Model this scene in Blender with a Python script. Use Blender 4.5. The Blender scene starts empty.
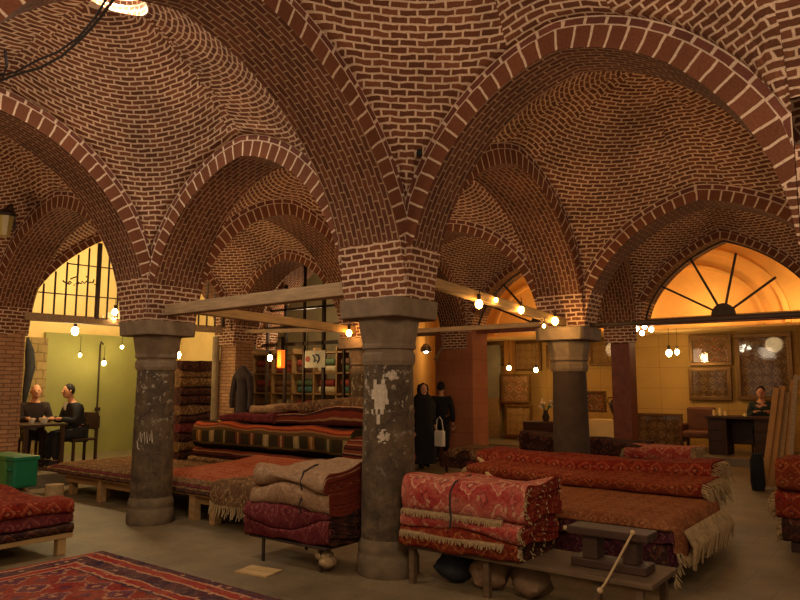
import bpy, math, random
from mathutils import Vector, noise
random.seed(7)
sc = bpy.context.scene
col = sc.collection
PI = math.pi

# ------------------------------------------------------------------ camera frame (x right along the arcade, y into the hall)
CAM = Vector((3.855, -4.841, 1.6)); YAW = math.radians(37.6); F = 694.0; TH = math.atan(84 / F)
RX = Vector((math.cos(YAW), math.sin(YAW), 0)); FW = Vector((-math.sin(YAW), math.cos(YAW), 0))
def at(x, y, X=None, Y=None, Z=None):
    """the world point seen at a pixel on the plane X=, Y= or Z="""
    a = (x - 400) / F; b = (300 - y) / F
    d = RX * a + FW * (math.cos(TH) - b * math.sin(TH)) + Vector((0, 0, math.sin(TH) + b * math.cos(TH)))
    k = (X - CAM.x) / d.x if X is not None else (Y - CAM.y) / d.y if Y is not None else (Z - CAM.z) / d.z
    return CAM + d * k

# ------------------------------------------------------------------ materials
def srgb(c):
    return tuple((v / 12.92 if v <= .04045 else ((v + .055) / 1.055) ** 2.4) for v in (c[0] / 255, c[1] / 255, c[2] / 255)) + (1,)
class NT:
    def __init__(s, name):
        s.m = bpy.data.materials.new(name); s.m.use_nodes = True; s.t = s.m.node_tree; s.t.nodes.clear()
        s.out = s.n('ShaderNodeOutputMaterial'); s.b = s.n('ShaderNodeBsdfPrincipled'); s.l(s.b.outputs[0], s.out.inputs[0])
    def n(s, k, **a):
        x = s.t.nodes.new(k)
        for q, v in a.items(): setattr(x, q, v)
        return x
    def l(s, a, b): s.t.links.new(a, b)
    def uv(s): return s.n('ShaderNodeUVMap').outputs[0]
    def obj(s): return s.n('ShaderNodeTexCoord').outputs['Object']
    def math(s, op, a, b=None, c=None):
        x = s.n('ShaderNodeMath', operation=op)
        for i, v in enumerate((a, b, c)):
            if v is None: continue
            if hasattr(v, 'links'): s.l(v, x.inputs[i])
            else: x.inputs[i].default_value = v
        return x.outputs[0]
    def noise(s, vec, scale, detail=3, rough=.55, out=0):
        x = s.n('ShaderNodeTexNoise'); s.l(vec, x.inputs['Vector']); x.inputs['Scale'].default_value = scale
        x.inputs['Detail'].default_value = detail; x.inputs['Roughness'].default_value = rough; return x.outputs[out]
    def mix(s, f, a, b, blend='MIX'):
        x = s.n('ShaderNodeMix', data_type='RGBA', blend_type=blend)
        for i, v in ((0, f), (6, a), (7, b)):
            if hasattr(v, 'links'): s.l(v, x.inputs[i])
            else: x.inputs[i].default_value = v
        return x.outputs[2]
    def ramp(s, f, stops, interp='LINEAR'):
        x = s.n('ShaderNodeValToRGB'); s.l(f, x.inputs[0]); r = x.color_ramp; r.interpolation = interp
        while len(r.elements) < len(stops): r.elements.new(.5)
        for e, (p, c) in zip(r.elements, stops): e.position = p; e.color = c
        return x.outputs[0]
    def bump(s, h, strength=.5, dist=.01):
        x = s.n('ShaderNodeBump'); s.l(h, x.inputs['Height']); x.inputs['Strength'].default_value = strength
        x.inputs['Distance'].default_value = dist; s.l(x.outputs[0], s.b.inputs['Normal'])
    def fin(s, c, rough=.8, metal=0, spec=.3):
        if hasattr(c, 'links'): s.l(c, s.b.inputs['Base Color'])
        else: s.b.inputs['Base Color'].default_value = c
        s.b.inputs['Roughness'].default_value = rough; s.b.inputs['Metallic'].default_value = metal
        s.b.inputs['Specular IOR Level'].default_value = spec
        return s.m

def brick(name, c1, c2, mortar, w=.17, h=.072, ms=.011, off=.5, wob=.012, bump=.8, var=.5):
    s = NT(name); u = s.uv()
    nz = s.noise(u, 9, 2, out=1); sub = s.n('ShaderNodeVectorMath', operation='SUBTRACT'); s.l(nz, sub.inputs[0]); sub.inputs[1].default_value = (.5, .5, .5)
    ma = s.n('ShaderNodeVectorMath', operation='MULTIPLY_ADD'); s.l(sub.outputs[0], ma.inputs[0]); ma.inputs[1].default_value = (wob * 2,) * 3; s.l(u, ma.inputs[2])
    b = s.n('ShaderNodeTexBrick'); s.l(ma.outputs[0], b.inputs['Vector']); b.offset = off
    b.inputs['Scale'].default_value = 1; b.inputs['Brick Width'].default_value = w; b.inputs['Row Height'].default_value = h
    b.inputs['Mortar Size'].default_value = ms; b.inputs['Mortar Smooth'].default_value = .35; b.inputs['Bias'].default_value = -.1
    b.inputs['Color1'].default_value = srgb(c1); b.inputs['Color2'].default_value = srgb(c2); b.inputs['Mortar'].default_value = srgb(mortar)
    big = s.noise(s.obj(), 1.3, 5, .65)
    dirt = s.ramp(big, [(.3, (1 - var,) * 3 + (1,)), (.7, (1.15, 1.12, 1.1, 1))])
    c = s.mix(.8, b.outputs[0], dirt, 'MULTIPLY')
    fine = s.noise(u, 60, 3)
    c = s.mix(.5, c, s.ramp(fine, [(.3, (.55, .55, .55, 1)), (.7, (1.25, 1.25, 1.25, 1))]), 'MULTIPLY')
    hgt = s.math('ADD', s.math('MULTIPLY', b.outputs[1], 1.0), s.math('MULTIPLY', fine, .4))
    s.bump(hgt, bump, .006)
    return s.fin(c, .9, 0, .15)

def plain(name, c, rough=.7, metal=0, var=.25, scale=6, bump=.2, spec=.3, uvc=False, stretch=None):
    s = NT(name); o = s.obj()
    if stretch:
        mp = s.n('ShaderNodeMapping'); s.l(o, mp.inputs[0]); mp.inputs['Scale'].default_value = stretch; o = mp.outputs[0]
    f = s.noise(o, scale, 6, .65); k = srgb(c)
    lo = tuple(v * (1 - var) for v in k[:3]) + (1,); hi = tuple(min(1, v * (1 + var)) for v in k[:3]) + (1,)
    cc = s.ramp(f, [(.3, lo), (.7, hi)])
    s.bump(f, bump, .01)
    return s.fin(cc, rough, metal, spec)

def emit(name, c, e):
    s = NT(name); s.b.inputs['Emission Color'].default_value = srgb(c); s.b.inputs['Emission Strength'].default_value = e
    return s.fin(srgb(c), .5)

def glass(name, tint=(255, 255, 255), a=.06):
    s = NT(name); tr = s.n('ShaderNodeBsdfTransparent'); tr.inputs[0].default_value = srgb(tint)
    gl = s.n('ShaderNodeBsdfGlossy'); gl.inputs['Roughness'].default_value = .05; mx = s.n('ShaderNodeMixShader'); mx.inputs[0].default_value = a
    s.l(tr.outputs[0], mx.inputs[1]); s.l(gl.outputs[0], mx.inputs[2]); s.l(mx.outputs[0], s.out.inputs[0]); return s.m

def rug(name, field, motif, light, dark, k=5.5, wear=.25, W=None, H=None, border=None):
    s = NT(name); u0 = s.uv(); wv = s.n('ShaderNodeVectorMath', operation='MULTIPLY_ADD'); s.l(s.noise(u0, 4.5, 4, .6, out=1), wv.inputs[0]); wv.inputs[1].default_value = (.09, .09, 0); s.l(u0, wv.inputs[2]); u = wv.outputs[0]
    sep = s.n('ShaderNodeSeparateXYZ'); s.l(u, sep.inputs[0]); x, y = sep.outputs[0], sep.outputs[1]
    def dia(kx, ky, ox=0.):
        fx = s.math('ABSOLUTE', s.math('SUBTRACT', s.math('FRACT', s.math('ADD', s.math('MULTIPLY', x, kx), ox)), .5))
        fy = s.math('ABSOLUTE', s.math('SUBTRACT', s.math('FRACT', s.math('ADD', s.math('MULTIPLY', y, ky), ox)), .5))
        return s.math('ADD', fx, fy)
    nz = s.noise(u, 26, 2)
    d1 = s.math('ADD', dia(k, k), s.math('MULTIPLY', s.math('SUBTRACT', nz, .5), .35))
    c = s.ramp(d1, [(0, srgb(light)), (.1, srgb(dark)), (.2, srgb(motif)), (.36, srgb(light)), (.42, srgb(field)), (.8, srgb(dark)), (.88, srgb(motif))], 'CONSTANT')
    vo = s.n('ShaderNodeTexVoronoi'); s.l(u, vo.inputs['Vector']); vo.inputs['Scale'].default_value = k * 4
    vm = s.ramp(vo.outputs['Distance'], [(0, (1, 1, 1, 1)), (.26, (0, 0, 0, 1))], 'CONSTANT')
    vc = s.n('ShaderNodeSeparateColor'); s.l(vo.outputs['Color'], vc.inputs[0])
    spot = s.ramp(vc.outputs[0], [(0, srgb(light)), (.34, srgb(motif)), (.67, srgb(dark))], 'CONSTANT')
    c = s.mix(s.math('MULTIPLY', vm, .85), c, spot)
    c = s.mix(.38, c, srgb(field))
    if border:
        e = s.math('MINIMUM', s.math('MINIMUM', x, s.math('SUBTRACT', W, x)), s.math('MINIMUM', y, s.math('SUBTRACT', H, y)))
        bc = s.ramp(s.math('DIVIDE', e, .5), [(0, srgb(dark)), (.1, srgb(light)), (.14, srgb(border)), (.3, srgb(light)), (.34, srgb(dark)), (.62, srgb(light)), (.66, srgb(border)), (.8, srgb(light)), (.84, srgb(dark))], 'CONSTANT')
        bc = s.mix(s.math('MULTIPLY', vm, .8), bc, spot)
        c = s.mix(s.math('MULTIPLY', s.math('LESS_THAN', e, .45), .8), c, bc)
    wr = s.ramp(s.noise(u, 3.5, 5, .7), [(.36, (0, 0, 0, 1)), (.7, (1, 1, 1, 1))])
    c = s.mix(s.math('MULTIPLY', wr, wear), c, srgb(light))
    s.bump(s.math('ADD', s.noise(u, 120, 2), s.math('MULTIPLY', d1, .5)), .5, .008)
    c = s.mix(.7, c, s.ramp(s.noise(u0, 45, 3), [(.3, (.5, .5, .5, 1)), (.7, (1.2, 1.2, 1.2, 1))]), 'MULTIPLY')
    return s.fin(c, .95, 0, .03)

def stripes(name, cols, period=.5, sq=None, off=0.):
    s = NT(name); u = s.uv(); sep = s.n('ShaderNodeSeparateXYZ'); s.l(u, sep.inputs[0]); x, y = sep.outputs[0], sep.outputs[1]
    y2 = s.math('ADD', s.math('ADD', y, 10 * period - off), s.math('MULTIPLY', s.noise(u, 6, 2), .03))
    f = s.math('FRACT', s.math('DIVIDE', y2, period)); n = len(cols)
    c = s.ramp(f, [(p, srgb(q)) for p, q in cols], 'CONSTANT')
    if sq:
        fx = s.math('FRACT', s.math('MULTIPLY', x, 3.1)); inb = s.math('MULTIPLY', s.math('GREATER_THAN', f, sq[0]), s.math('LESS_THAN', f, sq[1]))
        m = s.math('MULTIPLY', inb, s.math('LESS_THAN', s.math('ABSOLUTE', s.math('SUBTRACT', fx, .5)), .2))
        cell = s.n('ShaderNodeTexWhiteNoise', noise_dimensions='1D'); s.l(s.math('FLOOR', s.math('MULTIPLY', x, 3.1)), cell.inputs['W'])
        cc = s.ramp(cell.outputs[0], [(p, srgb(q)) for p, q in ((0, (150, 92, 25)), (.3, (170, 140, 90)), (.55, (120, 50, 22)), (.75, (70, 66, 30)))], 'CONSTANT')
        c = s.mix(s.math('MULTIPLY', m, .6), c, cc)
        m2 = s.math('MULTIPLY', inb, s.math('LESS_THAN', s.math('ABSOLUTE', s.math('SUBTRACT', fx, .5)), .06)); c = s.mix(s.math('MULTIPLY', m2, .55), c, srgb((170, 140, 96)))
    c = s.mix(.35, c, s.ramp(s.noise(u, 40, 2), [(.3, (.5, .5, .5, 1)), (.7, (1.3, 1.3, 1.3, 1))]), 'MULTIPLY')
    s.bump(s.noise(u, 110, 2), .4, .006)
    return s.fin(c, .95, 0, .05)

M = {}
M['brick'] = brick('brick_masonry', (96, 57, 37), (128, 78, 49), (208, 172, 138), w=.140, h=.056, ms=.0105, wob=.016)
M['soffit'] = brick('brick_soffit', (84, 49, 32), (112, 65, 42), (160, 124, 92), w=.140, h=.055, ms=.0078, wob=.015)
M['vouss'] = brick('brick_voussoirs', (102, 60, 38), (118, 70, 46), (204, 172, 140), w=.128, h=.22, ms=.0115, off=0, wob=.01, var=.3)
M['edge'] = brick('brick_edge_row', (98, 56, 42), (120, 70, 52), (206, 174, 144), w=.15, h=.075, ms=.014, wob=.006)
M['tanbrick'] = brick('tan_brick', (164, 120, 84), (180, 136, 96), (120, 86, 60), w=.22, h=.062, ms=.008)
M['paleblock'] = brick('pale_stone_blocks', (150, 128, 84), (176, 150, 98), (120, 100, 62), w=.26, h=.17, ms=.01, wob=.03)
M['redtile'] = brick('brown_tile', (160, 98, 66), (168, 106, 72), (124, 76, 52), w=.4, h=.3, ms=.004, wob=.002, bump=.2, var=.2)
M['stone'] = plain('dark_stone', (98, 80, 56), .85, 0, .35, 7, .6)
M['slab'] = plain('capital_stone', (112, 92, 68), .85, 0, .25, 9, .5)
def shaft_mat():
    s = NT('weathered_shaft_stone'); o = s.obj()
    a = s.noise(o, 5, 7, .7); c = s.ramp(a, [(.35, srgb((52, 42, 32))), (.55, srgb((86, 68, 46))), (.72, srgb((108, 86, 60)))])
    sep = s.n('ShaderNodeSeparateXYZ'); s.l(o, sep.inputs[0])
    band = s.ramp(sep.outputs[2], [(0, (0, 0, 0, 1)), (.9 / 2.4, (.3, .3, .3, 1)), (1.25 / 2.4, (1, 1, 1, 1)), (2. / 2.4, (1, 1, 1, 1))])
    band.node.color_ramp.interpolation = 'LINEAR'
    mr = s.n('ShaderNodeMapRange'); s.l(sep.outputs[2], mr.inputs[0]); mr.inputs[1].default_value = .7; mr.inputs[2].default_value = 1.5
    fl = s.ramp(s.noise(o, 13, 6, .75), [(.56, (0, 0, 0, 1)), (.6, (1, 1, 1, 1))]); f = s.math('MULTIPLY', fl, mr.outputs[0])
    c = s.mix(s.math('MULTIPLY', f, .75), c, srgb((176, 158, 132)))
    s.bump(s.math('ADD', a, s.math('MULTIPLY', fl, .3)), .8, .02); return s.fin(c, .8, 0, .2)
M['shaft'] = shaft_mat()
M['dstone'] = plain('blackened_stone', (62, 46, 32), .85, 0, .3, 6, .5)
def floor_mat():
    s = NT('worn_paving'); o = s.obj()
    a = s.noise(o, 1.4, 8, .65); c = s.ramp(a, [(.3, srgb((88, 72, 48))), (.55, srgb((114, 94, 64))), (.75, srgb((134, 112, 78)))])
    b = s.n('ShaderNodeTexBrick'); s.l(o, b.inputs['Vector']); b.inputs['Scale'].default_value = 1; b.inputs['Brick Width'].default_value = .5; b.inputs['Row Height'].default_value = .5; b.offset = .5
    b.inputs['Mortar Size'].default_value = .006; b.inputs['Color1'].default_value = (1, 1, 1, 1); b.inputs['Color2'].default_value = (.88, .88, .88, 1); b.inputs['Mortar'].default_value = (.6, .6, .6, 1)
    c = s.mix(.7, c, b.outputs[0], 'MULTIPLY')
    c = s.mix(.5, c, s.ramp(s.noise(o, 40, 4), [(.3, (.6, .6, .6, 1)), (.7, (1.2, 1.2, 1.2, 1))]), 'MULTIPLY')
    s.bump(s.noise(o, 25, 5), .3, .01); return s.fin(c, .6, 0, .3)
M['floor'] = floor_mat()
M['wood'] = plain('old_bench_wood', (150, 112, 66), .75, 0, .3, 4, .3, stretch=(1, 6, 6))
M['graywood'] = plain('grey_beam_timber', (146, 118, 84), .8, 0, .3, 4, .5, stretch=(1, 8, 8))
M['tanwood'] = plain('tan_beam_timber', (150, 116, 70), .8, 0, .3, 4, .4, stretch=(8, 1, 8))
M['benchwood'] = plain('worn_bench_wood', (88, 66, 42), .7, 0, .3, 4, .3, stretch=(1, 6, 6))
M['darkwood'] = plain('dark_brown_wood', (58, 36, 20), .6, 0, .3, 4, .3, stretch=(1, 6, 6))
M['yellowwood'] = plain('yellow_pine', (160, 110, 50), .6, 0, .2, 4, .2, stretch=(6, 6, 1))
M['redpost'] = plain('red_brown_paint', (110, 58, 38), .5, 0, .3, 6, .2)
M['iron'] = plain('dark_iron', (60, 46, 36), .6, .4, .3, 10, .2)
M['green'] = plain('green_painted_wall', (146, 144, 82), .7, 0, .1, 1.5, .1)
M['cream'] = plain('cream_plaster', (224, 196, 130), .85, 0, .1, 2, .1)
M['ochre'] = brick('ochre_panels', (170, 132, 70), (176, 138, 74), (136, 102, 52), w=.75, h=.5, ms=.006, off=0, wob=.001, bump=.1, var=.12)
M['plaster'] = plain('warm_plaster', (224, 180, 108), .85, 0, .1, 2, .1)
M['dplaster'] = plain('brown_plaster', (110, 84, 58), .9, 0, .3, 3, .3)
M['shopwall'] = plain('greyish_shop_plaster', (168, 148, 108), .9, 0, .15, 3, .2)
M['platform'] = plain('grey_platform_stone', (112, 100, 80), .35, 0, .2, 3, .1)
M['black'] = plain('black_cloth', (22, 20, 20), .9, 0, .3, 8, .3)
M['suit'] = plain('dark_suit_cloth', (38, 36, 36), .9, 0, .3, 8, .2)
M['jumper'] = plain('dark_brown_jumper', (48, 36, 32), .95, 0, .3, 8, .2)
M['greencoat'] = plain('dark_green_coat', (40, 46, 40), .95, 0, .3, 8, .2)
M['skin'] = plain('skin', (190, 134, 100), .6, 0, .08, 8, .05)
M['hair'] = plain('dark_hair', (28, 22, 18), .8, 0, .3, 20, .3)
M['white'] = plain('white_cloth', (205, 195, 175), .8, 0, .1, 8, .1)
M['fringe'] = plain('cream_fringe_wool', (150, 122, 82), .95, 0, .3, 30, .2)
M['card'] = plain('brown_cardboard', (172, 138, 88), .9, 0, .12, 5, .1)
M['cord'] = plain('dark_cord', (40, 32, 28), .9)
M['rope'] = plain('pale_rope', (170, 140, 96), .9)
M['crateA'] = plain('bright_green_plastic', (66, 112, 48), .4, 0, .1)
M['crateB'] = plain('deep_green_plastic', (22, 96, 58), .4, 0, .1)
M['burlap'] = plain('brown_sacking', (128, 96, 66), .95, 0, .3, 20, .5)
M['orange'] = emit('orange_lantern_glass', (255, 96, 20), 1.6)
M['bulb'] = emit('bulb_glass', (255, 226, 150), 60)
M['bulbo'] = emit('amber_bulb_glass', (255, 190, 90), 40)
M['bulbw'] = emit('white_bulb_glass', (255, 246, 214), 40)
M['sky'] = emit('daylight_pane', (255, 244, 214), 5)
M['glass'] = glass('clear_glass')
M['mirror'] = NT('mirror_glass').fin((.6, .5, .35, 1), .03, 1)
M['gold'] = plain('gilt_frame', (104, 72, 34), .4, .5, .2, 12, .3)
M['picdark'] = rug('pictorial_carpet_dark', (84, 56, 34), (120, 84, 46), (170, 140, 92), (44, 30, 22), k=5, wear=.25)
M['piclight'] = rug('pictorial_carpet_tan', (130, 94, 50), (156, 118, 70), (180, 148, 98), (84, 54, 30), k=5, wear=.3)
M['picscene'] = rug('pictorial_carpet_scene', (110, 76, 44), (150, 60, 40), (190, 160, 112), (50, 40, 34), k=3.5, wear=.3)
M['r_pink'] = rug('rose_pattern_rug', (150, 52, 44), (176, 88, 72), (200, 158, 118), (104, 36, 34), k=4, wear=.4)
M['r_red'] = rug('deep_red_rug', (108, 30, 20), (132, 46, 30), (160, 100, 64), (44, 18, 24), k=5, wear=.15)
M['r_rust'] = rug('rust_red_rug', (106, 36, 20), (128, 54, 30), (160, 104, 62), (64, 24, 18), k=6, wear=.18)
M['r_orange'] = rug('orange_brown_rug', (114, 64, 38), (126, 76, 46), (158, 108, 66), (98, 44, 26), k=7, wear=.3)
M['r_beige'] = rug('beige_pile_rug', (140, 108, 78), (150, 116, 86), (160, 128, 96), (122, 90, 64), k=2.4, wear=.5)
M['r_maroon'] = rug('maroon_pile_rug', (92, 36, 38), (104, 46, 44), (128, 76, 64), (70, 26, 32), k=5, wear=.15)
M['r_dark'] = rug('dark_blue_brown_rug', (48, 28, 26), (84, 36, 28), (112, 80, 56), (24, 18, 24), k=5)
M['r_purple'] = rug('dark_purple_rug', (66, 28, 36), (84, 38, 42), (104, 70, 60), (36, 18, 28), k=5, wear=.1)
M['r_salmon'] = rug('salmon_red_rug', (142, 58, 34), (166, 84, 52), (184, 132, 90), (104, 36, 26), k=9, wear=.3)
M['r_fore'] = rug('navy_and_red_rug', (116, 34, 30), (42, 40, 66), (170, 124, 90), (36, 28, 42), k=3.2, W=3.6, H=2.3, border=(134, 40, 34))
M['r_brown'] = rug('brown_tribal_rug', (92, 62, 40), (120, 80, 46), (160, 130, 90), (46, 32, 24), k=4)
M['kilim'] = stripes('banded_kilim', [(0, (128, 52, 28)), (.07, (146, 68, 34)), (.13, (104, 38, 22)), (.18, (124, 84, 48)), (.22, (84, 60, 32)), (.3, (54, 42, 24)), (.58, (88, 64, 34)), (.63, (30, 20, 17)), (.8, (84, 34, 22)), (.86, (42, 26, 20))], .62, (.3, .58), off=1.02)
M['kilim2'] = stripes('rust_banded_kilim', [(0, (104, 42, 26)), (.2, (134, 96, 62)), (.28, (76, 32, 24)), (.5, (40, 24, 20)), (.6, (104, 50, 30)), (.8, (146, 110, 76)), (.86, (56, 26, 20))], .22)

# ------------------------------------------------------------------ mesh builder
class MB:
    def __init__(s): s.v = []; s.f = []; s.uv = []; s.mi = []
    def face(s, pts, uvs=None, mi=0):
        i = len(s.v); s.v += [tuple(p) for p in pts]; s.f.append(tuple(range(i, i + len(pts))))
        s.uv += list(uvs) if uvs else [(p[0] + p[1], p[2]) for p in pts]; s.mi.append(mi)
    def box(s, x0, x1, y0, y1, z0, z1, mi=0, M4=None):
        P = [Vector((x, y, z)) for x in (x0, x1) for y in (y0, y1) for z in (z0, z1)]
        if M4: P = [M4 @ p for p in P]
        for q, ax in (((0, 1, 3, 2), 0), ((4, 6, 7, 5), 0), ((0, 4, 5, 1), 1), ((2, 3, 7, 6), 1), ((0, 2, 6, 4), 2), ((1, 5, 7, 3), 2)):
            pts = [P[k] for k in q]
            uv = [(p[1], p[2]) if ax == 0 else (p[0], p[2]) if ax == 1 else (p[0], p[1]) for p in pts]
            s.face(pts, uv, mi)
    def bar(s, a, b, w, h, mi=0, up=Vector((0, 0, 1))):
        a = Vector(a); b = Vector(b); d = (b - a).normalized(); n = d.cross(up)
        if n.length < 1e-4: n = d.cross(Vector((0, 1, 0)))
        n.normalize(); m = n.cross(d).normalized(); L = (b - a).length
        c = [(-w / 2, -h / 2), (w / 2, -h / 2), (w / 2, h / 2), (-w / 2, h / 2)]
        A = [a + n * x + m * y for x, y in c]; B = [b + n * x + m * y for x, y in c]
        for k in range(4):
            j = (k + 1) % 4; s.face([A[k], A[j], B[j], B[k]], [(0, k * w), (0, k * w + w), (L, k * w + w), (L, k * w)], mi)
        s.face(A[::-1], None, mi); s.face(B, None, mi)
    def tube(s, path, r, n=8, mi=0, cap=True):
        path = [Vector(p) for p in path]; rings = []
        rr = r if isinstance(r, (list, tuple)) else [r] * len(path)
        prev = None
        for i, p in enumerate(path):
            d = (path[min(i + 1, len(path) - 1)] - path[max(i - 1, 0)]).normalized()
            a = prev if prev is not None and abs(prev.dot(d)) < .95 else (Vector((0, 0, 1)) if abs(d.z) < .9 else Vector((1, 0, 0)))
            e1 = (a - d * a.dot(d)).normalized(); e2 = d.cross(e1); prev = e1
            rings.append([p + (e1 * math.cos(t) + e2 * math.sin(t)) * rr[i] for t in [2 * PI * k / n for k in range(n)]])
        for i in range(len(path) - 1):
            for k in range(n):
                j = (k + 1) % n; s.face([rings[i][k], rings[i][j], rings[i + 1][j], rings[i + 1][k]], None, mi)
        if cap: s.face(rings[0][::-1], None, mi); s.face(rings[-1], None, mi)
    def lathe(s, prof, c=(0, 0), n=24, mi=0, rot=0.):
        for i in range(len(prof) - 1):
            (r0, z0), (r1, z1) = prof[i], prof[i + 1]
            for k in range(n):
                a = 2 * PI * k / n + rot; b = 2 * PI * (k + 1) / n + rot
                P = [(c[0] + r0 * math.cos(a), c[1] + r0 * math.sin(a), z0), (c[0] + r0 * math.cos(b), c[1] + r0 * math.sin(b), z0), (c[0] + r1 * math.cos(b), c[1] + r1 * math.sin(b), z1), (c[0] + r1 * math.cos(a), c[1] + r1 * math.sin(a), z1)]
                s.face(P, None, mi)
    def ball(s, c, r, n=10, mi=0, sc=(1, 1, 1)):
        m = n // 2 + 1
        for i in range(m):
            t0 = PI * i / m; t1 = PI * (i + 1) / m
            for k in range(n):
                a = 2 * PI * k / n; b = 2 * PI * (k + 1) / n
                g = lambda t, p: (c[0] + r * sc[0] * math.sin(t) * math.cos(p), c[1] + r * sc[1] * math.sin(t) * math.sin(p), c[2] + r * sc[2] * math.cos(t))
                s.face([g(t1, a), g(t1, b), g(t0, b), g(t0, a)], None, mi)
    def build(s, name, mats, parent=None, smooth=False, bevel=0, loc=None, rz=0, weld=1e-5):
        import bmesh
        me = bpy.data.meshes.new(name); me.from_pydata(s.v, [], s.f)
        ul = me.uv_layers.new(name='UVMap'); ul.data.foreach_set('uv', [c for q in s.uv for c in (q[0], q[1])])
        if not isinstance(mats, (list, tuple)): mats = [mats]
        for m in mats: me.materials.append(m)
        me.polygons.foreach_set('material_index', s.mi)
        bm = bmesh.new(); bm.from_mesh(me); bmesh.ops.remove_doubles(bm, verts=bm.verts, dist=weld)
        bm.to_mesh(me); bm.free()
        if smooth: me.polygons.foreach_set('use_smooth', [True] * len(me.polygons))
        me.update(); o = bpy.data.objects.new(name, me); col.objects.link(o)
        if smooth: 
            try: me.set_sharp_from_angle(angle=math.radians(50))
            except Exception: pass
        if bevel:
            b = o.modifiers.new('Bevel', 'BEVEL'); b.width = bevel; b.segments = 2; b.limit_method = 'ANGLE'
        if parent: o.parent = parent
        if loc: o.location = loc
        o.rotation_euler.z = rz
        return o
def tag(o, label=None, cat=None, group=None, kind=None):
    if label: o['label'] = label
    if cat: o['category'] = cat
    if group: o['group'] = group
    if kind: o['kind'] = kind
    return o
def empty(name, loc, label, cat, group=None, rz=0):
    o = bpy.data.objects.new(name, None); col.objects.link(o); o.location = loc; o.rotation_euler.z = rz; o.empty_display_size = .1
    return tag(o, label, cat, group)
def S(o): return tag(o, kind='structure')

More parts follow.
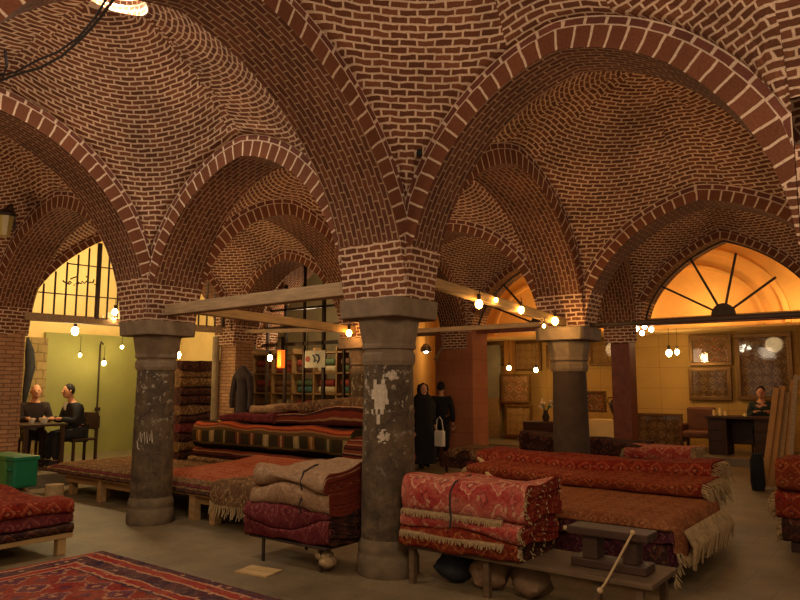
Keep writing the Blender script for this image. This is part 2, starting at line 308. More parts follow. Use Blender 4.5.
# ------------------------------------------------------------------ arches
W2 = .28; ZS = 2.33; Z0 = 2.90
PROF = [(0, 0), (.012, .08), (.025, .16), (.05, .25), (.08, .335), (.133, .44), (.19, .53), (.25, .605), (.32, .68), (.393, .745), (.47, .805), (.547, .852), (.63, .895), (.713, .93), (.80, .96), (.88, .980), (.95, .993), (1, 1)]
NODE = {}   # half sizes (x, y) of the brick block over each pillar
def hsz(p, axis): return NODE.get((round(p[0], 2), round(p[1], 2)), (W2, W2))[axis]
class Arch:
    def __init__(s, A, B, zp, zs=ZS, d0=None, thick=.16, outer=.07, name='arch', vis=True, mats=None, pt=0.):
        s.A = Vector(A); s.B = Vector(B); s.L = (s.B - s.A).length; s.d = (s.B - s.A) / s.L; s.n = Vector((-s.d.y, s.d.x))
        ax = 0 if abs(s.d.x) > abs(s.d.y) else 1   # main direction of the arch
        la, lb = hsz(A, ax), hsz(B, ax); wa, wb = hsz(A, 1 - ax), hsz(B, 1 - ax); s.la, s.lb = la, lb
        W = lambda x: wa + (wb - wa) * max(0, min(1, x / s.L))
        da, db = (d0, d0) if d0 else (la, lb)
        hl = s.L / 2
        qz = lambda p, q: zs + (q * (1 - pt) + pt * p) * (zp - zs)
        full = [(da + p * (hl - da), qz(p, q)) for p, q in PROF] + [(s.L - db - p * (hl - db), qz(p, q)) for p, q in PROF[-2::-1]]; s.intr = full
        def off(t):
            out = []
            for i, (x, z) in enumerate(full):
                a = full[max(i - 1, 0)]; b = full[min(i + 1, len(full) - 1)]; dx, dz = b[0] - a[0], b[1] - a[1]; l = math.hypot(dx, dz)
                out.append((x - dz / l * t, z + dx / l * t))
            return out
        s.e1 = off(thick); s.e2 = off(thick + outer)
        s.ext = sorted([(max(0, min(s.L, x)), z) for x, z in s.e2])
        if not vis: return
        cl = lambda p: (min(max(p[0], la), s.L - lb), p[1])
        mb = MB(); P = lambda x, z, v: (s.A.x + s.d.x * x + s.n.x * v, s.A.y + s.d.y * x + s.n.y * v, z)
        arc = [0]
        for i in range(1, len(full)): arc.append(arc[-1] + math.hypot(full[i][0] - full[i - 1][0], full[i][1] - full[i - 1][1]))
        zc = zs + .42
        for i in range(len(full) - 1):
            (x0, z0), (x1, z1) = full[i], full[i + 1]; low = (z0 + z1) / 2 < zc; w0, w1 = W(x0), W(x1)
            if low: uv = [(-w0, z0), (w0, z0), (w1, z1), (-w1, z1)]
            else: uv = [(arc[i], -w0), (arc[i], w0), (arc[i + 1], w1), (arc[i + 1], -w1)]
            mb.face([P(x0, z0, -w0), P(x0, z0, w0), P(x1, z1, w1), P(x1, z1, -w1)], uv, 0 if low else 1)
            a, b = arc[i], arc[i + 1]
            for sd in (-1, 1):
                p0, p1, q0, q1, r0, r1 = full[i], full[i + 1], cl(s.e1[i]), cl(s.e1[i + 1]), cl(s.e2[i]), cl(s.e2[i + 1])
                F = lambda p, o=0.: P(p[0], p[1], sd * (W(p[0]) - o))
                mb.face([F(p0), F(p1), F(q1), F(q0)], [p0, p1, q1, q0] if low else [(a, .03), (b, .03), (b, .03 + thick * .98), (a, .03 + thick * .98)], 0 if low else 2)
                if low:
                    if r0 != q0 or r1 != q1: mb.face([F(q0), F(q1), F(r1), F(r0)], [q0, q1, r1, r0], 0)
                else:
                    mb.face([F(q0), F(q1), F(r1), F(r0)], [(a, .0), (b, .0), (b, .075), (a, .075)], 3)
                    if r0[0] > la + 1e-6 or r1[0] > la + 1e-6:
                        k0, k1 = (r0[0], r0[1] + .4), (r1[0], r1[1] + .4)
                        mb.face([F(r0, .006), F(r1, .006), F(k1, .006), F(k0, .006)], [r0, r1, k1, k0], 0)
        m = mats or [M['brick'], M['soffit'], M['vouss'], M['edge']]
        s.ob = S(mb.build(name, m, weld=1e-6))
    def z(s, p):   # extrados height above a plan point
        t = (Vector(p) - s.A).dot(s.d); t = max(s.la, min(s.L - s.lb, t)); e = s.ext
        lo = [q for q in e if q[0] <= t]; hi = [q for q in e if q[0] >= t]
        if not lo: return e[0][1]
        if not hi: return e[-1][1]
        a, b = lo[-1], hi[0]
        if t <= s.la + 1e-6 and b[0] - a[0] < 1e-6: return a[1]
        return a[1] if b[0] - a[0] < 1e-6 else a[1] + (b[1] - a[1]) * (t - a[0]) / (b[0] - a[0])

def vault(name, arches, p=1.6, hole=.0, ctr=(0, 0), sg=.24, zcap=None, mat=None, rays=12, rad=22, curv=.15):
    """arches: four Arch objects along the sides A0-A1, A1-A2, A2-A3, A3-A0 (in order around the bay)"""
    cs = [a for a in arches]
    V = []
    for i, a in enumerate(arches):
        b = arches[i - 1]
        V.append(min((a.A, a.B), key=lambda q: min((q - b.A).length, (q - b.B).length)).copy())
    c0 = sum(V, Vector((0, 0))) / 4
    In = []
    for i in range(4):   # inset corner: the block's corner where two arch faces meet
        q = V[i].copy()
        for a in (arches[i], arches[i - 1]):
            atA = (a.A - V[i]).length < (a.B - V[i]).length; q += (a.d if atA else -a.d) * ((a.la if atA else a.lb) - .004)
        In.append(q)
    def xy(s, t): s = (s + 1) / 2; t = (t + 1) / 2; return In[0] * (1 - s) * (1 - t) + In[1] * s * (1 - t) + In[2] * s * t + In[3] * (1 - s) * t
    def hgt(s, t):
        S_ = (s + 1) / 2; T_ = (t + 1) / 2
        C_ = [min(arches[i].z(In[i]), arches[i - 1].z(In[i])) for i in range(4)]
        k = lambda a, i, j, f: max(0, a.z(In[i].lerp(In[j], f)) - C_[i] * (1 - f) - C_[j] * f)
        b = k(arches[0], 0, 1, S_); u = k(arches[2], 3, 2, S_); r = k(arches[1], 1, 2, T_); l = k(arches[3], 0, 3, T_)
        a1 = b * (1 - T_) + u * T_; a2 = l * (1 - S_) + r * S_
        e1 = 4 * T_ * (1 - T_); e2 = 4 * S_ * (1 - S_)
        a2 *= min(1, e1 * 6 + 0) ; a1 *= min(1, e2 * 6 + 0)
        h = (C_[0] * (1 - S_) + C_[1] * S_) * (1 - T_) + (C_[3] * (1 - S_) + C_[2] * S_) * T_ + (a1 ** p + a2 ** p) ** (1 / p)
        return h
    # boundary points by angle
    angs = []
    for k in range(4):
        base = k * PI / 2
        for j in range(8): angs.append(base - math.atan(sg) + 2 * math.atan(sg) * j / 8)
        for j in range(rays * 2): angs.append(base + math.atan(sg) + (PI / 2 - 2 * math.atan(sg)) * j / (rays * 2))
    angs = sorted(a % (2 * PI) for a in angs)
    def bd(a):
        x, y = math.cos(a), math.sin(a); m = max(abs(x), abs(y)); return x / m, y / m
    N = len(angs); rs = [hole + (1 - hole) * (1 - (1 - i / rad) ** 1.7) for i in range(rad + 1)]
    def pt(a, r):
        bx, by = bd(a); q = (r - hole) / (1 - hole) if hole else r; k_ = (1 - q) / math.hypot(bx, by) + q; bx *= k_; by *= k_
        s, t = ctr[0] * (1 - r) + bx * r, ctr[1] * (1 - r) + by * r
        P = xy(s, t); return Vector((P.x, P.y, hgt(s, t))), (s, t)
    grid = [[pt(a, r) for r in rs] for a in angs]
    mb = MB()
    c3 = xy(0, 0)
    # arclength tables
    def table(a):
        L = [0.]; pr = pt(a, 1)[0]; zz = [pr.z]; rr = [1.]
        for i in range(1, 61):
            r = 1 - (1 - hole) * i / 60; q = pt(a, r)[0]; L.append(L[-1] + (q - pr).length); zz.append(q.z); rr.append(r); pr = q
        return L, zz, rr
    for i in range(N):
        a0, a1 = angs[i], angs[(i + 1) % N]; am = a0 + ((a1 - a0) % (2 * PI)) / 2
        ph = (am + PI / 4) % (PI / 2) - PI / 4; side = abs(math.tan(ph)) < sg
        if side:
            k = round(am / (PI / 2)) % 4; ab = k * PI / 2
            e = {0: arches[1], 1: arches[2], 2: arches[3], 3: arches[0]}[k]
        else:
            k = int(am // (PI / 2)) % 4; ab = PI / 4 + k * PI / 2
        key = (side, k)
        if i == 0 or key not in cache_t: 
            if i == 0: cache_t.clear()
            cache_t[key] = table(ab)
        L, zz, rr = cache_t[key]
        if side:
            ed, en = e.d, e.n
            base = e.A; side_sign = 1 if (c3 - base).dot(en) > 0 else -1
            dd = [(pt(ab, r)[0].to_2d() - base).dot(en) * side_sign for r in rr]
            def uvf(P):
                u = (P.to_2d() - base).dot(ed); w = (P.to_2d() - base).dot(en) * side_sign
                for q in range(1, len(dd)):
                    if dd[q] >= w: f = (w - dd[q - 1]) / max(1e-6, dd[q] - dd[q - 1]); return (u, L[q - 1] + (L[q] - L[q - 1]) * max(0, f))
                return (u, L[-1] + w - dd[-1])
        else:
            cn = pt(ab, 1)[0].to_2d(); dg = (pt(ab, max(hole, .01))[0].to_2d() - cn).normalized(); tn = Vector((-dg.y, dg.x))
            def uvf(P):
                u = (P.to_2d() - cn).dot(tn); z = P.z
                for q in range(1, len(zz)):
                    if zz[q] >= z: f = (z - zz[q - 1]) / max(1e-6, zz[q] - zz[q - 1]); return (u, L[q - 1] + (L[q] - L[q - 1]) * max(0, f) - curv * u * u)
                return (u, L[-1] + (z - zz[-1]) - curv * u * u)
        for j in range(rad):
            q = [grid[i][j][0], grid[(i + 1) % N][j][0], grid[(i + 1) % N][j + 1][0], grid[i][j + 1][0]]
            if j == 0 and hole == 0: q = [q[0], q[2], q[3]]
            mb.face(q, [uvf(P) for P in q], 0)
    o = mb.build(name, mat or M['brick'], weld=1e-6); S(o)
    return o, [g[0][0] for g in grid]
cache_t = {}

P2 = (0, 0); P1 = (-3.56, 0); P3 = (0, 3.84); P4 = (-3.56, 3.84); PR = (3.56, 0); PR3 = (3.56, 3.84)
YB = -4.1
B2 = (0, YB); B1 = (-3.56, YB); BR = (3.56, YB)
N20 = (-7.4, -.2); N2B = (-7.4, YB); N21 = (-6.85, 3.84)
NODE.update({(0, 0): (.35, .20), (-3.56, 0): (.28, .33), (0, 3.84): (.31, .19)})
W0 = (2.92, 7.68); W1 = (-.64, 7.68); Wp = (-4.18, 7.68)
aA = Arch(P1, P2, 3.98, name='brick_arch'); aC = Arch(P2, PR, 4.07, name='brick_arch'); aL = Arch(N20, P1, 3.98, name='brick_arch')
aB = Arch(P2, B2, 4.29, name='brick_arch'); aD = Arch(P1, B1, 4.29, name='brick_arch'); aB2 = Arch(N20, N2B, 4.1, name='brick_arch')
a23 = Arch(P2, P3, 4.02, name='brick_arch'); a14 = Arch(P1, P4, 4.0, name='brick_arch'); aSh = Arch(N20, N21, 4.28, zs=2.6, d0=.26, thick=.11, outer=.05, pt=.3, name='brick_arch')
aRR = Arch(PR, PR3, 4.0, name='brick_arch')
aE = Arch(P3, PR3, 3.75, thick=.12, pt=.06, name='brick_arch'); a34 = Arch(P4, P3, 3.86, thick=.11, name='brick_arch'); a4L = Arch(N21, P4, 3.80, thick=.12, name='brick_arch')
aF1 = Arch(W1, W0, 4.02, pt=.24, zs=2.66, d0=.40, thick=.11, outer=.05, name='brick_arch'); aF2 = Arch(Wp, W1, 3.98, pt=.24, zs=2.66, d0=.44, thick=.11, outer=.05, name='brick_arch')
t3 = Arch(P3, W1, 3.9, name='brick_arch'); t4 = Arch(P4, Wp, 3.9, name='brick_arch'); tR = Arch(PR3, W0, 3.9, name='brick_arch')
v1 = Arch(PR, BR, 4.25, vis=False); v2 = Arch(B2, BR, 4.0, vis=False); v3 = Arch(B1, B2, 3.95, vis=False); v4 = Arch(N2B, B1, 3.95, vis=False)
vault('ceiling', [aC, v1, v2, aB], p=1.55, hole=.1, sg=.30, curv=.03)
_, ring = vault('ceiling', [aA, aB, v3, aD], p=1.55, hole=.19, ctr=(0.15, -.10), sg=.05, curv=.32)
vault('ceiling', [aL, aD, v4, aB2], p=1.55, sg=.2)
vault('ceiling', [aA, a23, a34, a14], p=1.7, sg=.2, hole=.08)
vault('ceiling', [aC, aRR, aE, a23], p=1.7, sg=.2)
vault('ceiling', [aL, a14, a4L, aSh], p=1.7, sg=.2)
vault('ceiling', [aE, tR, aF1, t3], p=1.7, sg=.2)
vault('ceiling', [a34, t3, aF2, t4], p=1.7, sg=.2)
mb = MB(); f = [(x, z) for x, z in v1.ext if W2 <= x <= v1.L - W2]; al = 0
for i in range(len(f) - 1):
    d_ = math.hypot(f[i + 1][0] - f[i][0], f[i + 1][1] - f[i][1])
    mb.face([(3.275, -f[i][0], f[i][1]), (3.275, -f[i + 1][0], f[i + 1][1]), (6., -f[i + 1][0], f[i + 1][1]), (6., -f[i][0], f[i][1])], [(0, al), (0, al + d_), (2.7, al + d_), (2.7, al)]); al += d_
S(mb.build('ceiling', M['brick']))
# shallow bay in front of the grid window
G0 = (-7.9, 5.3); G1 = (-3.9, 5.3)
aG = Arch(G0, G1, 4.15, name='brick_arch', thick=.10, pt=.1); g0 = Arch(N21, G0, 3.3, vis=False); g1 = Arch(P4, G1, 3.3, vis=False)
mb = MB()   # barrel over that recess
for i in range(len(a4L.intr) - 1):
    k = len(a4L.intr); j = len(aG.intr)
    (x0, z0), (x1, z1) = a4L.intr[i], a4L.intr[i + 1]; (u0, w0), (u1, w1) = aG.intr[i], aG.intr[i + 1]
    mb.face([(N21[0] + x0, 4.1, z0 + .06), (N21[0] + x1, 4.1, z1 + .06), (G0[0] + u1, 5.04, w1 + .03), (G0[0] + u0, 5.04, w0 + .03)], [(0, i * .15), (0, i * .15 + .15), (.95, i * .15 + .15), (.95, i * .15)])
S(mb.build('ceiling', M['brick']))
# lanterns / oculi
def oculus(ringpts, pane):
    mb = MB(); n = len(ringpts); c = sum(ringpts, Vector()) / n; zt = max(p.z for p in ringpts) + .07
    for i in range(n):
        a, b = ringpts[i], ringpts[(i + 1) % n]
        mb.face([a, b, Vector((b.x, b.y, zt)), Vector((a.x, a.y, zt))], [(i * .05, a.z), (i * .05 + .05, b.z), (i * .05 + .05, zt), (i * .05, zt)])
    S(mb.build('trim_1', M['brick'])); mb = MB(); mb.face([Vector((p.x, p.y, zt)) for p in ringpts]); S(mb.build('window_1', pane))
    return c, zt
oc, ozt = oculus(ring, M['sky'])

# springer blocks over the capitals
def springer(c, z0=ZS, z1=Z0 + .1, mat='brick'):
    h, k = hsz(c, 0) - .005, hsz(c, 1) - .005; mb = MB(); mb.box(c[0] - h, c[0] + h, c[1] - k, c[1] + k, z0, z1); S(mb.build('trim_2', M[mat]))
for c in (P1, P2, P3, P4, PR, PR3, B2, B1, N20, N2B, N21): springer(c)
for c in (W0, W1, Wp): springer(c, z0=2.68)

# ------------------------------------------------------------------ pillars
def pillar(c, label=None, r=.215, group=None, sm='shaft'):
    if label: root = empty('stone_pillar', (c[0], c[1], 0), label, 'pillar', group)
    else: root = None
    def part(mb, n, m, smooth=False, bevel=0):
        o = mb.build(n, M[m], root, smooth, bevel)
        if root is None: o.location = (c[0], c[1], 0); o.name = 'stone_pillar'; S(o)
    mb = MB(); mb.lathe([(0, 0), (.262, 0), (.268, .02), (.266, .15), (.255, .17), (.25, .19), (.258, .21), (.254, .25), (.236, .3)], n=28); part(mb, 'base', 'stone', True)
    mb = MB(); mb.lathe([(.236, .3), (.232, .8), (r + .01, 1.3), (r, 1.78)], n=28); part(mb, 'shaft', sm, True)
    mb = MB(); mb.lathe([(.0, 1.76), (.232, 1.76), (.245, 1.80), (.245, 1.86), (.228, 1.875), (.228, 1.9), (.25, 1.905), (.252, 1.935), (.245, 1.945), (.282, 2.15), (.29, 2.165)], n=8, rot=PI / 8)
    part(mb, 'capital', 'slab', False, .008)
    mb = MB(); s = .355 if label else .285; k = .09; z0, z1 = 2.165, 2.33
    pl = [(-s + k, -s), (s - k * .4, -s), (s, -s + k * .4), (s, s - k), (s - k, s), (-s + k, s), (-s, s - k), (-s, -s + k)]
    mb.face([(x * .97, y * .97, z0) for x, y in pl[::-1]]); mb.face([(x, y, z1) for x, y in pl])
    for i in range(8):
        a, b = pl[i], pl[(i + 1) % 8]; mb.face([(a[0] * .97, a[1] * .97, z0), (b[0] * .97, b[1] * .97, z0), (b[0], b[1], z1), (a[0], a[1], z1)])
    part(mb, 'abacus', 'slab', False, .012)
pillar(P2, 'thick weathered stone pillar standing nearest in the middle, with peeling white patches')
pillar(P1, 'round stone pillar at left beside the long low rug table, scribbled on its shaft')
pillar(P3, 'dark stone pillar rising behind the wide red rug bench', sm='dstone')
pillar(P4, 'farther stone pillar mostly hidden behind the nearest one')
for c in (PR, PR3, B2, B1): pillar(c)
mb = MB()
def shaft_patch(c, a0, z0, w, h, seed, r=.2215):
    n = 16; m = 10; g = {}
    for i in range(n + 1):
        for j in range(m + 1): g[i, j] = (a0 + w * (i / n - .5), z0 + h * (j / m - .5))
    for i in range(n):
        for j in range(m):
            u, v = (i + .5) / n * 2 - 1, (j + .5) / m * 2 - 1
            if u * u + v * v + noise.noise(Vector((u * 2.2 + seed, v * 2.2, seed))) * 1.3 > .75: continue
            mb.face([(c[0] + r * math.cos(g[q][0]), c[1] + r * math.sin(g[q][0]), g[q][1]) for q in ((i, j), (i + 1, j), (i + 1, j + 1), (i, j + 1))])
shaft_patch(P2, math.radians(-70), 1.47, .75, .42, 1.3, .2285); shaft_patch(P2, math.radians(-62), 1.16, .5, .12, 4.1, .2335); shaft_patch(P2, math.radians(-44), 1.68, .5, .10, 7.7, .2225)
o = mb.build('peeling_plaster', plain('pale_peeling_plaster', (172, 154, 128), .9, 0, .3, 30, .5), None); o['label'] = 'peeling white plaster patch'
o.parent = [q for q in bpy.data.objects if q.get('label', '').startswith('thick weathered')][0]
# faint scribble on the left pillar
mb = MB()
def onp(c, a, z, r=.232): return (c[0] + r * math.cos(a), c[1] + r * math.sin(a), z)
for pts in ([(-.0, 0), (.1, .1), (.2, -.02), (.25, .08)], [(.35, .1), (.4, -.04), (.5, .1), (.55, -.03)], [(.65, .0), (.75, .12), (.8, -.02)], [(-.1, .0), (-.05, -.08), (.1, -.1)]):
    mb.tube([onp(P1, -1.35 + a * .9, .95 + z) for a, z in pts], .006, 5)
o = mb.build('chalk_scribble', plain('chalk', (180, 165, 140), .9), None); o.parent = [q for q in bpy.data.objects if q.get('label', '').startswith('round stone pillar')][0]; o.matrix_parent_inverse.translation = Vector((3.56, 0, 0))
# brick piers at the shop fronts
def pier(x0, x1, y0, y1, z1, mat, name='trim_3', z0=0):
    mb = MB(); mb.box(x0, x1, y0, y1, z0, z1); return S(mb.build(name, M[mat], bevel=.01))
pier(-7.72, -7.12, -.5, .05, 2.62, 'tanbrick')
pier(-7.02, -6.56, 3.62, 4.06, 2.4, 'tanbrick')
mb = MB(); mb.lathe([(.07, 0), (.07, 2.5)], (-7.06, 3.56), 12); S(mb.build('trim_3', plain('pale_pipe_paint', (128, 108, 78), .7)))
pier(-4.66, -3.72, 7.45, 8.05, 2.75, 'redtile'); pier(2.45, 3.2, 7.45, 8.05, 2.75, 'redtile')
mb = MB(); mb.box(-.82, -.48, 7.5, 7.84, 0, 2.66); mb.box(-.86, -.44, 7.46, 7.88, 0, .25); S(mb.build('trim_4', M['redpost'], bevel=.015))

# ------------------------------------------------------------------ floor and walls
mb = MB(); mb.face([(-14, -9, 0), (9, -9, 0), (9, 18, 0), (-14, 18, 0)], [(-14, -9), (9, -9), (9, 18), (-14, 18)]); S(mb.build('floor', M['floor']))
def wallq(name, pts, mat, uvs=None):
    mb = MB()
    d = (Vector(pts[1]) - Vector(pts[0])).normalized(); o = Vector(pts[0])
    mb.face(pts, [((Vector(p) - o).dot(d), p[2]) for p in pts]); return S(mb.build(name, M[mat]))
def box(name, x0, x1, y0, y1, z0, z1, mat, bevel=0):
    mb = MB(); mb.box(x0, x1, y0, y1, z0, z1); return S(mb.build(name, M[mat], bevel=bevel))
# left shop
box('floor', -10.3, -7.3, -.2, 4.9, 0, .2, 'platform')
box('wall_left', -10.3, -10.15, -1.5, 7, 0, 5, 'cream')
box('wall_left', -10.15, -10.05, 1.75, 4.3, .2, 2.62, 'green')
box('wall_left', -10.15, -9.95, 1.2, 1.75, .2, 2.5, 'paleblock')
box('wall_left', -10.3, -7.3, -1.5, -1.35, 0, 5, 'cream')
box('wall_left', -10.3, -7.75, 4.9, 5.0, 0, 5, 'cream')
box('ceiling', -10.3, -7.3, -1.5, 5, 4.6, 4.7, 'cream')
box('ceiling', -10.3, -3.9, 5.2, 7.7, 4.4, 4.5, 'shopwall')
box('wall_back', -10.3, -10.2, 5, 7.7, 0, 4.5, 'shopwall')
box('wall_left', -7.75, -7.6, -7, -.5, 0, 5, 'tanbrick')
# recess with the grid window and passage

box('wall_back', -10.3, -5.7, 7.55, 7.65, 0, 4.6, 'shopwall')
wallq('wall_back', [(-3.84, 4.1, 0), (-3.84, 5.3, 0), (-3.84, 5.3, 3.4), (-3.84, 4.1, 3.4)], 'brick')
wallq('wall_back', [(-3.84, 5.3, 0), (-5.72, 7.62, 0), (-5.72, 7.62, 4.4), (-3.84, 5.3, 4.4)], 'dplaster')
wallq('wall_back', [(-5.72, 7.62, 0), (-8.2, 12.6, 0), (-8.2, 12.6, 4.4), (-5.72, 7.62, 4.4)], 'plaster')
wallq('wall_back', [(-4.6, 8.05, 0), (-6.4, 12.5, 0), (-6.4, 12.5, 4.6), (-4.6, 8.05, 4.6)], 'ochre')
wallq('wall_back', [(-8.2, 12.6, 0), (-6.4, 12.6, 0), (-6.4, 12.6, 4.6), (-8.2, 12.6, 4.6)], 'plaster')
# right shop
box('shade_trim', -4.5, 4.4, 7.85, 8.75, 2.74, 2.78, 'plaster')  # board added to keep sill lamp light off the wall below
box('floor', -6.3, 5, 10.1, 12.6, 0, .15, 'platform')
box('wall_back', -6.4, 5, 12.5, 12.6, 0, 2.85, 'ochre')
box('wall_back', -6.4, 5, 12.45, 12.6, 2.85, 6, 'plaster')
box('shade_trim', -6.4, 5, 11.3, 12.45, 2.80, 2.85, 'plaster')  # cornice shelf, deepened to shade the wall from the lights above it
box('wall_right', 4.4, 4.5, 7.9, 12.5, 0, 6, 'plaster')
box('ceiling', -8.2, 5, 7.9, 12.6, 5.2, 5.3, 'plaster')
def fill_above(a, ztop, y):   # masonry above a wall arch
    mb = MB(); f = a.e2
    for i in range(len(f) - 1):
        (x0, z0), (x1, z1) = f[i], f[i + 1]
        P = lambda x, z: (a.A.x + a.d.x * x, y, z)
        mb.face([P(x0, z0), P(x1, z1), P(x1, ztop), P(x0, ztop)], [(x0, z0), (x1, z1), (x1, ztop), (x0, ztop)])
    return S(mb.build('wall_back', M['plaster']))
fill_above(aF1, 5.2, 7.95); fill_above(aF2, 5.2, 7.95)
# moulded niche arches on the shop's plaster wall, seen through the fan windows
for cx in (-4.4, -.75):
    for R, t, dy in ((2.1, .12, .12), (1.62, .1, .08)):
        mb = MB(); n = 30; pts = []
        for i in range(n + 1):
            a = PI * i / n; pts.append((cx + R * 1.0 * math.cos(a), 2.95 + R * .82 * math.sin(a) ** .9 + (.12 * (1 - abs(math.cos(a))) )))
        for i in range(n):
            (x0, z0), (x1, z1) = pts[i], pts[i + 1]
            mb.bar((x0, 12.45 - dy / 2, z0), (x1, 12.45 - dy / 2, z1), dy, t, up=Vector((0, 1, 0)))
        S(mb.build('trim_6', M['plaster']))

# ------------------------------------------------------------------ tie beams
def beam(a, b, w, h, mat, name='tie_beam'):
    mb = MB(); mb.bar(a, b, w, h); return S(mb.build(name, M[mat], bevel=.01))
beam((-3.62, -.05, 2.46), (-.25, -.05, 2.48), .14, .13, 'graywood')
beam((-3.56, .25, 2.55), (-3.56, 3.7, 2.46), .12, .12, 'tanwood')
beam((0.02, .28, 2.60), (0.02, 3.7, 2.40), .1, .1, 'tanwood')
beam((-3.4, 3.84, 2.42), (-.2, 3.84, 2.41), .08, .07, 'graywood')
beam((.2, 3.84, 2.36), (3.4, 3.84, 2.36), .06, .05, 'iron')
beam((-6.6, 3.84, 2.60), (-3.7, 3.84, 2.50), .07, .07, 'graywood')
beam((-7.12, .0, 2.63), (-6.95, 3.7, 2.63), .12, .12, 'graywood')
beam((-4.2, 7.68, 2.70), (3.0, 7.68, 2.68), .12, .11, 'redpost')
beam((-5.6, 7.68, 2.70), (-4.3, 7.68, 2.70), .1, .09, 'graywood')
beam((-3.9, -.1, 2.43), (-3.62, -.1, 2.43), .16, .12, 'darkwood')
beam((-4.63, 7.40, 2.1), (-4.3, 7.42, 2.60), .06, .06, 'graywood')

# ------------------------------------------------------------------ windows
def arch_z(a, t):
    f = a.intr
    for i in range(len(f) - 1):
        if f[i][0] <= t <= f[i + 1][0]: return f[i][1] + (f[i + 1][1] - f[i][1]) * (t - f[i][0]) / max(1e-6, f[i + 1][0] - f[i][0])
    return 2.6
def fan(a, hub_px, ends, label):
    root = empty('fan_window', (hub_px[0], 7.68, 2.75), label, 'window', 'fan windows over the carpet shops')
    def fin(mb, n, m, **k):
        o = mb.build(n, M[m], root, **k); o.location = (-hub_px[0], -7.68, -2.75); return o
    mb = MB(); n = 14; c = (hub_px[0], 7.68, 2.75)
    for y in (7.64, 7.72):
        mb.face([(c[0] + .19 * math.cos(PI * i / n), y, c[2] + .2 * math.sin(PI * i / n)) for i in range(n + 1)])
    for i in range(n):
        p = [(c[0] + .19 * math.cos(PI * k / n), c[2] + .2 * math.sin(PI * k / n)) for k in (i, i + 1)]
        mb.face([(p[0][0], 7.64, p[0][1]), (p[1][0], 7.64, p[1][1]), (p[1][0], 7.72, p[1][1]), (p[0][0], 7.72, p[0][1])])
    fin(mb, 'hub', 'iron')
    for e in ends:
        mb = MB(); mb.bar((c[0], 7.68, c[2]), (e[0], 7.68, e[1]), .035, .035); fin(mb, 'spoke', 'iron')
    mb = MB(); f = [(a.A.x + a.d.x * x, z) for x, z in a.intr]
    mb.face([(x, 7.70, z) for x, z in f]); fin(mb, 'glass_pane', 'glass')
    mb = MB()
    for i in range(len(f) - 1): mb.bar((f[i][0], 7.68, f[i][1]), (f[i + 1][0], 7.68, f[i + 1][1]), .05, .03, up=Vector((0, 1, 0)))
    fin(mb, 'frame', 'iron')
    return root
def ends_px(l): return [(lambda p: (p.x, p.z))(at(x, y, Y=7.68)) for x, y in l]
fan(aF1, (1.08,), ends_px([(661, 286), (690, 258), (736, 253), (776, 277)]), 'pointed fan window with four spokes glowing amber at the right')
fan(aF2, (-2.3,), ends_px([(488, 305), (503, 284), (541, 288)]) + [(-1.35, 3.25)], 'narrower amber fan window seen left of the dark pillar behind the bulbs')
# lattice over the left shop
root = empty('barred_window', (-7.12, .05, 2.69), 'tall barred lunette over the green shop, glowing pale yellow behind thin upright bars', 'window')
def lat(mb, n, m, **k):
    o = mb.build(n, M[m], root, **k); o.location = (7.12, -.05, -2.69); return o
def shz(y):
    t = (y + .2) / 4.04 * aSh.L; return arch_z(aSh, t)
def shx(y): return -7.4 + .55 * (y + .2) / 4.04 + .2
k = 0; y = .12
while y < 3.6:
    mb = MB(); r = .011 if k % 7 != 6 else .028
    mb.bar((shx(y), y, 2.66), (shx(y), y, shz(y) - .01), r * 2, r * 2, up=Vector((0, 1, 0))); lat(mb, 'bar', 'iron'); y += .165; k += 1
for z in (3.02, 3.52):
    ys = [q * .05 for q in range(1, 72) if shz(q * .05) > z]
    mb = MB(); mb.bar((shx(ys[0]) + .02, ys[0], z), (shx(ys[-1]) + .02, ys[-1], z), .018, .018); lat(mb, 'rail', 'iron')
mb = MB(); ys = [.02 + i * .12 for i in range(31)]
mb.face([(shx(y) - .04, y, shz(y)) for y in ys] + [(shx(ys[-1]) - .04, ys[-1], 2.68), (shx(ys[0]) - .04, ys[0], 2.68)]); lat(mb, 'glass_pane', 'glass')
# handwriting on the lunette glass
def wp(px, py): 
    p = at(px, py, X=-7.14); return (-7.135 + (shx(p.y) + 7.12), p.y, p.z)
ST = [[(62, 280.5), (63, 282), (65, 283)], [(65, 283), (68, 284.5), (70, 283), (68.5, 281.5), (67, 283)], [(69, 279.5), (72, 278), (75, 277)], [(76, 282.5), (79, 284), (80, 281.5), (82, 284), (84, 281.5), (85, 284), (88, 282.5)], [(88, 282.5), (90, 283.5), (91, 280)], [(83.5, 277), (84.5, 277.5)], [(85.5, 276.5), (86.3, 277.2)], [(72, 285), (72.8, 285.6)], [(91.5, 284.5), (92, 285.5)], [(74, 284), (77, 284)]]
mb = MB()
for s_ in ST: mb.tube([wp(*q) for q in s_], .012, 5)
lat(mb, 'handwriting', 'cord')
# grid shop window in the recess
root = empty('grid_window', (-6.2, 5.2, .0), 'dark iron grid shopfront window under the far brick arch', 'window')
def gw(mb, n, m, **k):
    o = mb.build(n, M[m], root, **k); o.location = (6.2, -5.2, 0); return o
for x in (-7.45, -6.9, -6.35, -5.8, -5.25, -4.7):
    mb = MB(); mb.bar((x, 5.2, 0), (x, 5.2, arch_z(aG, x + 7.9) if -7.6 <= x <= -4.2 else 3.0), .07 if x in (-6.9, -5.8) else .045, .05, up=Vector((0, 1, 0))); gw(mb, 'mullion', 'iron')
for z in (2.42, 2.78, 3.15, 3.5):
    mb = MB(); mb.bar((-7.6 if z < 2.9 else -7.35, 5.2, z), (-4.0 if z < 2.9 else -4.2, 5.2, z), .05, .07 if z < 2.5 else .045); gw(mb, 'rail', 'iron')
S_ = aG

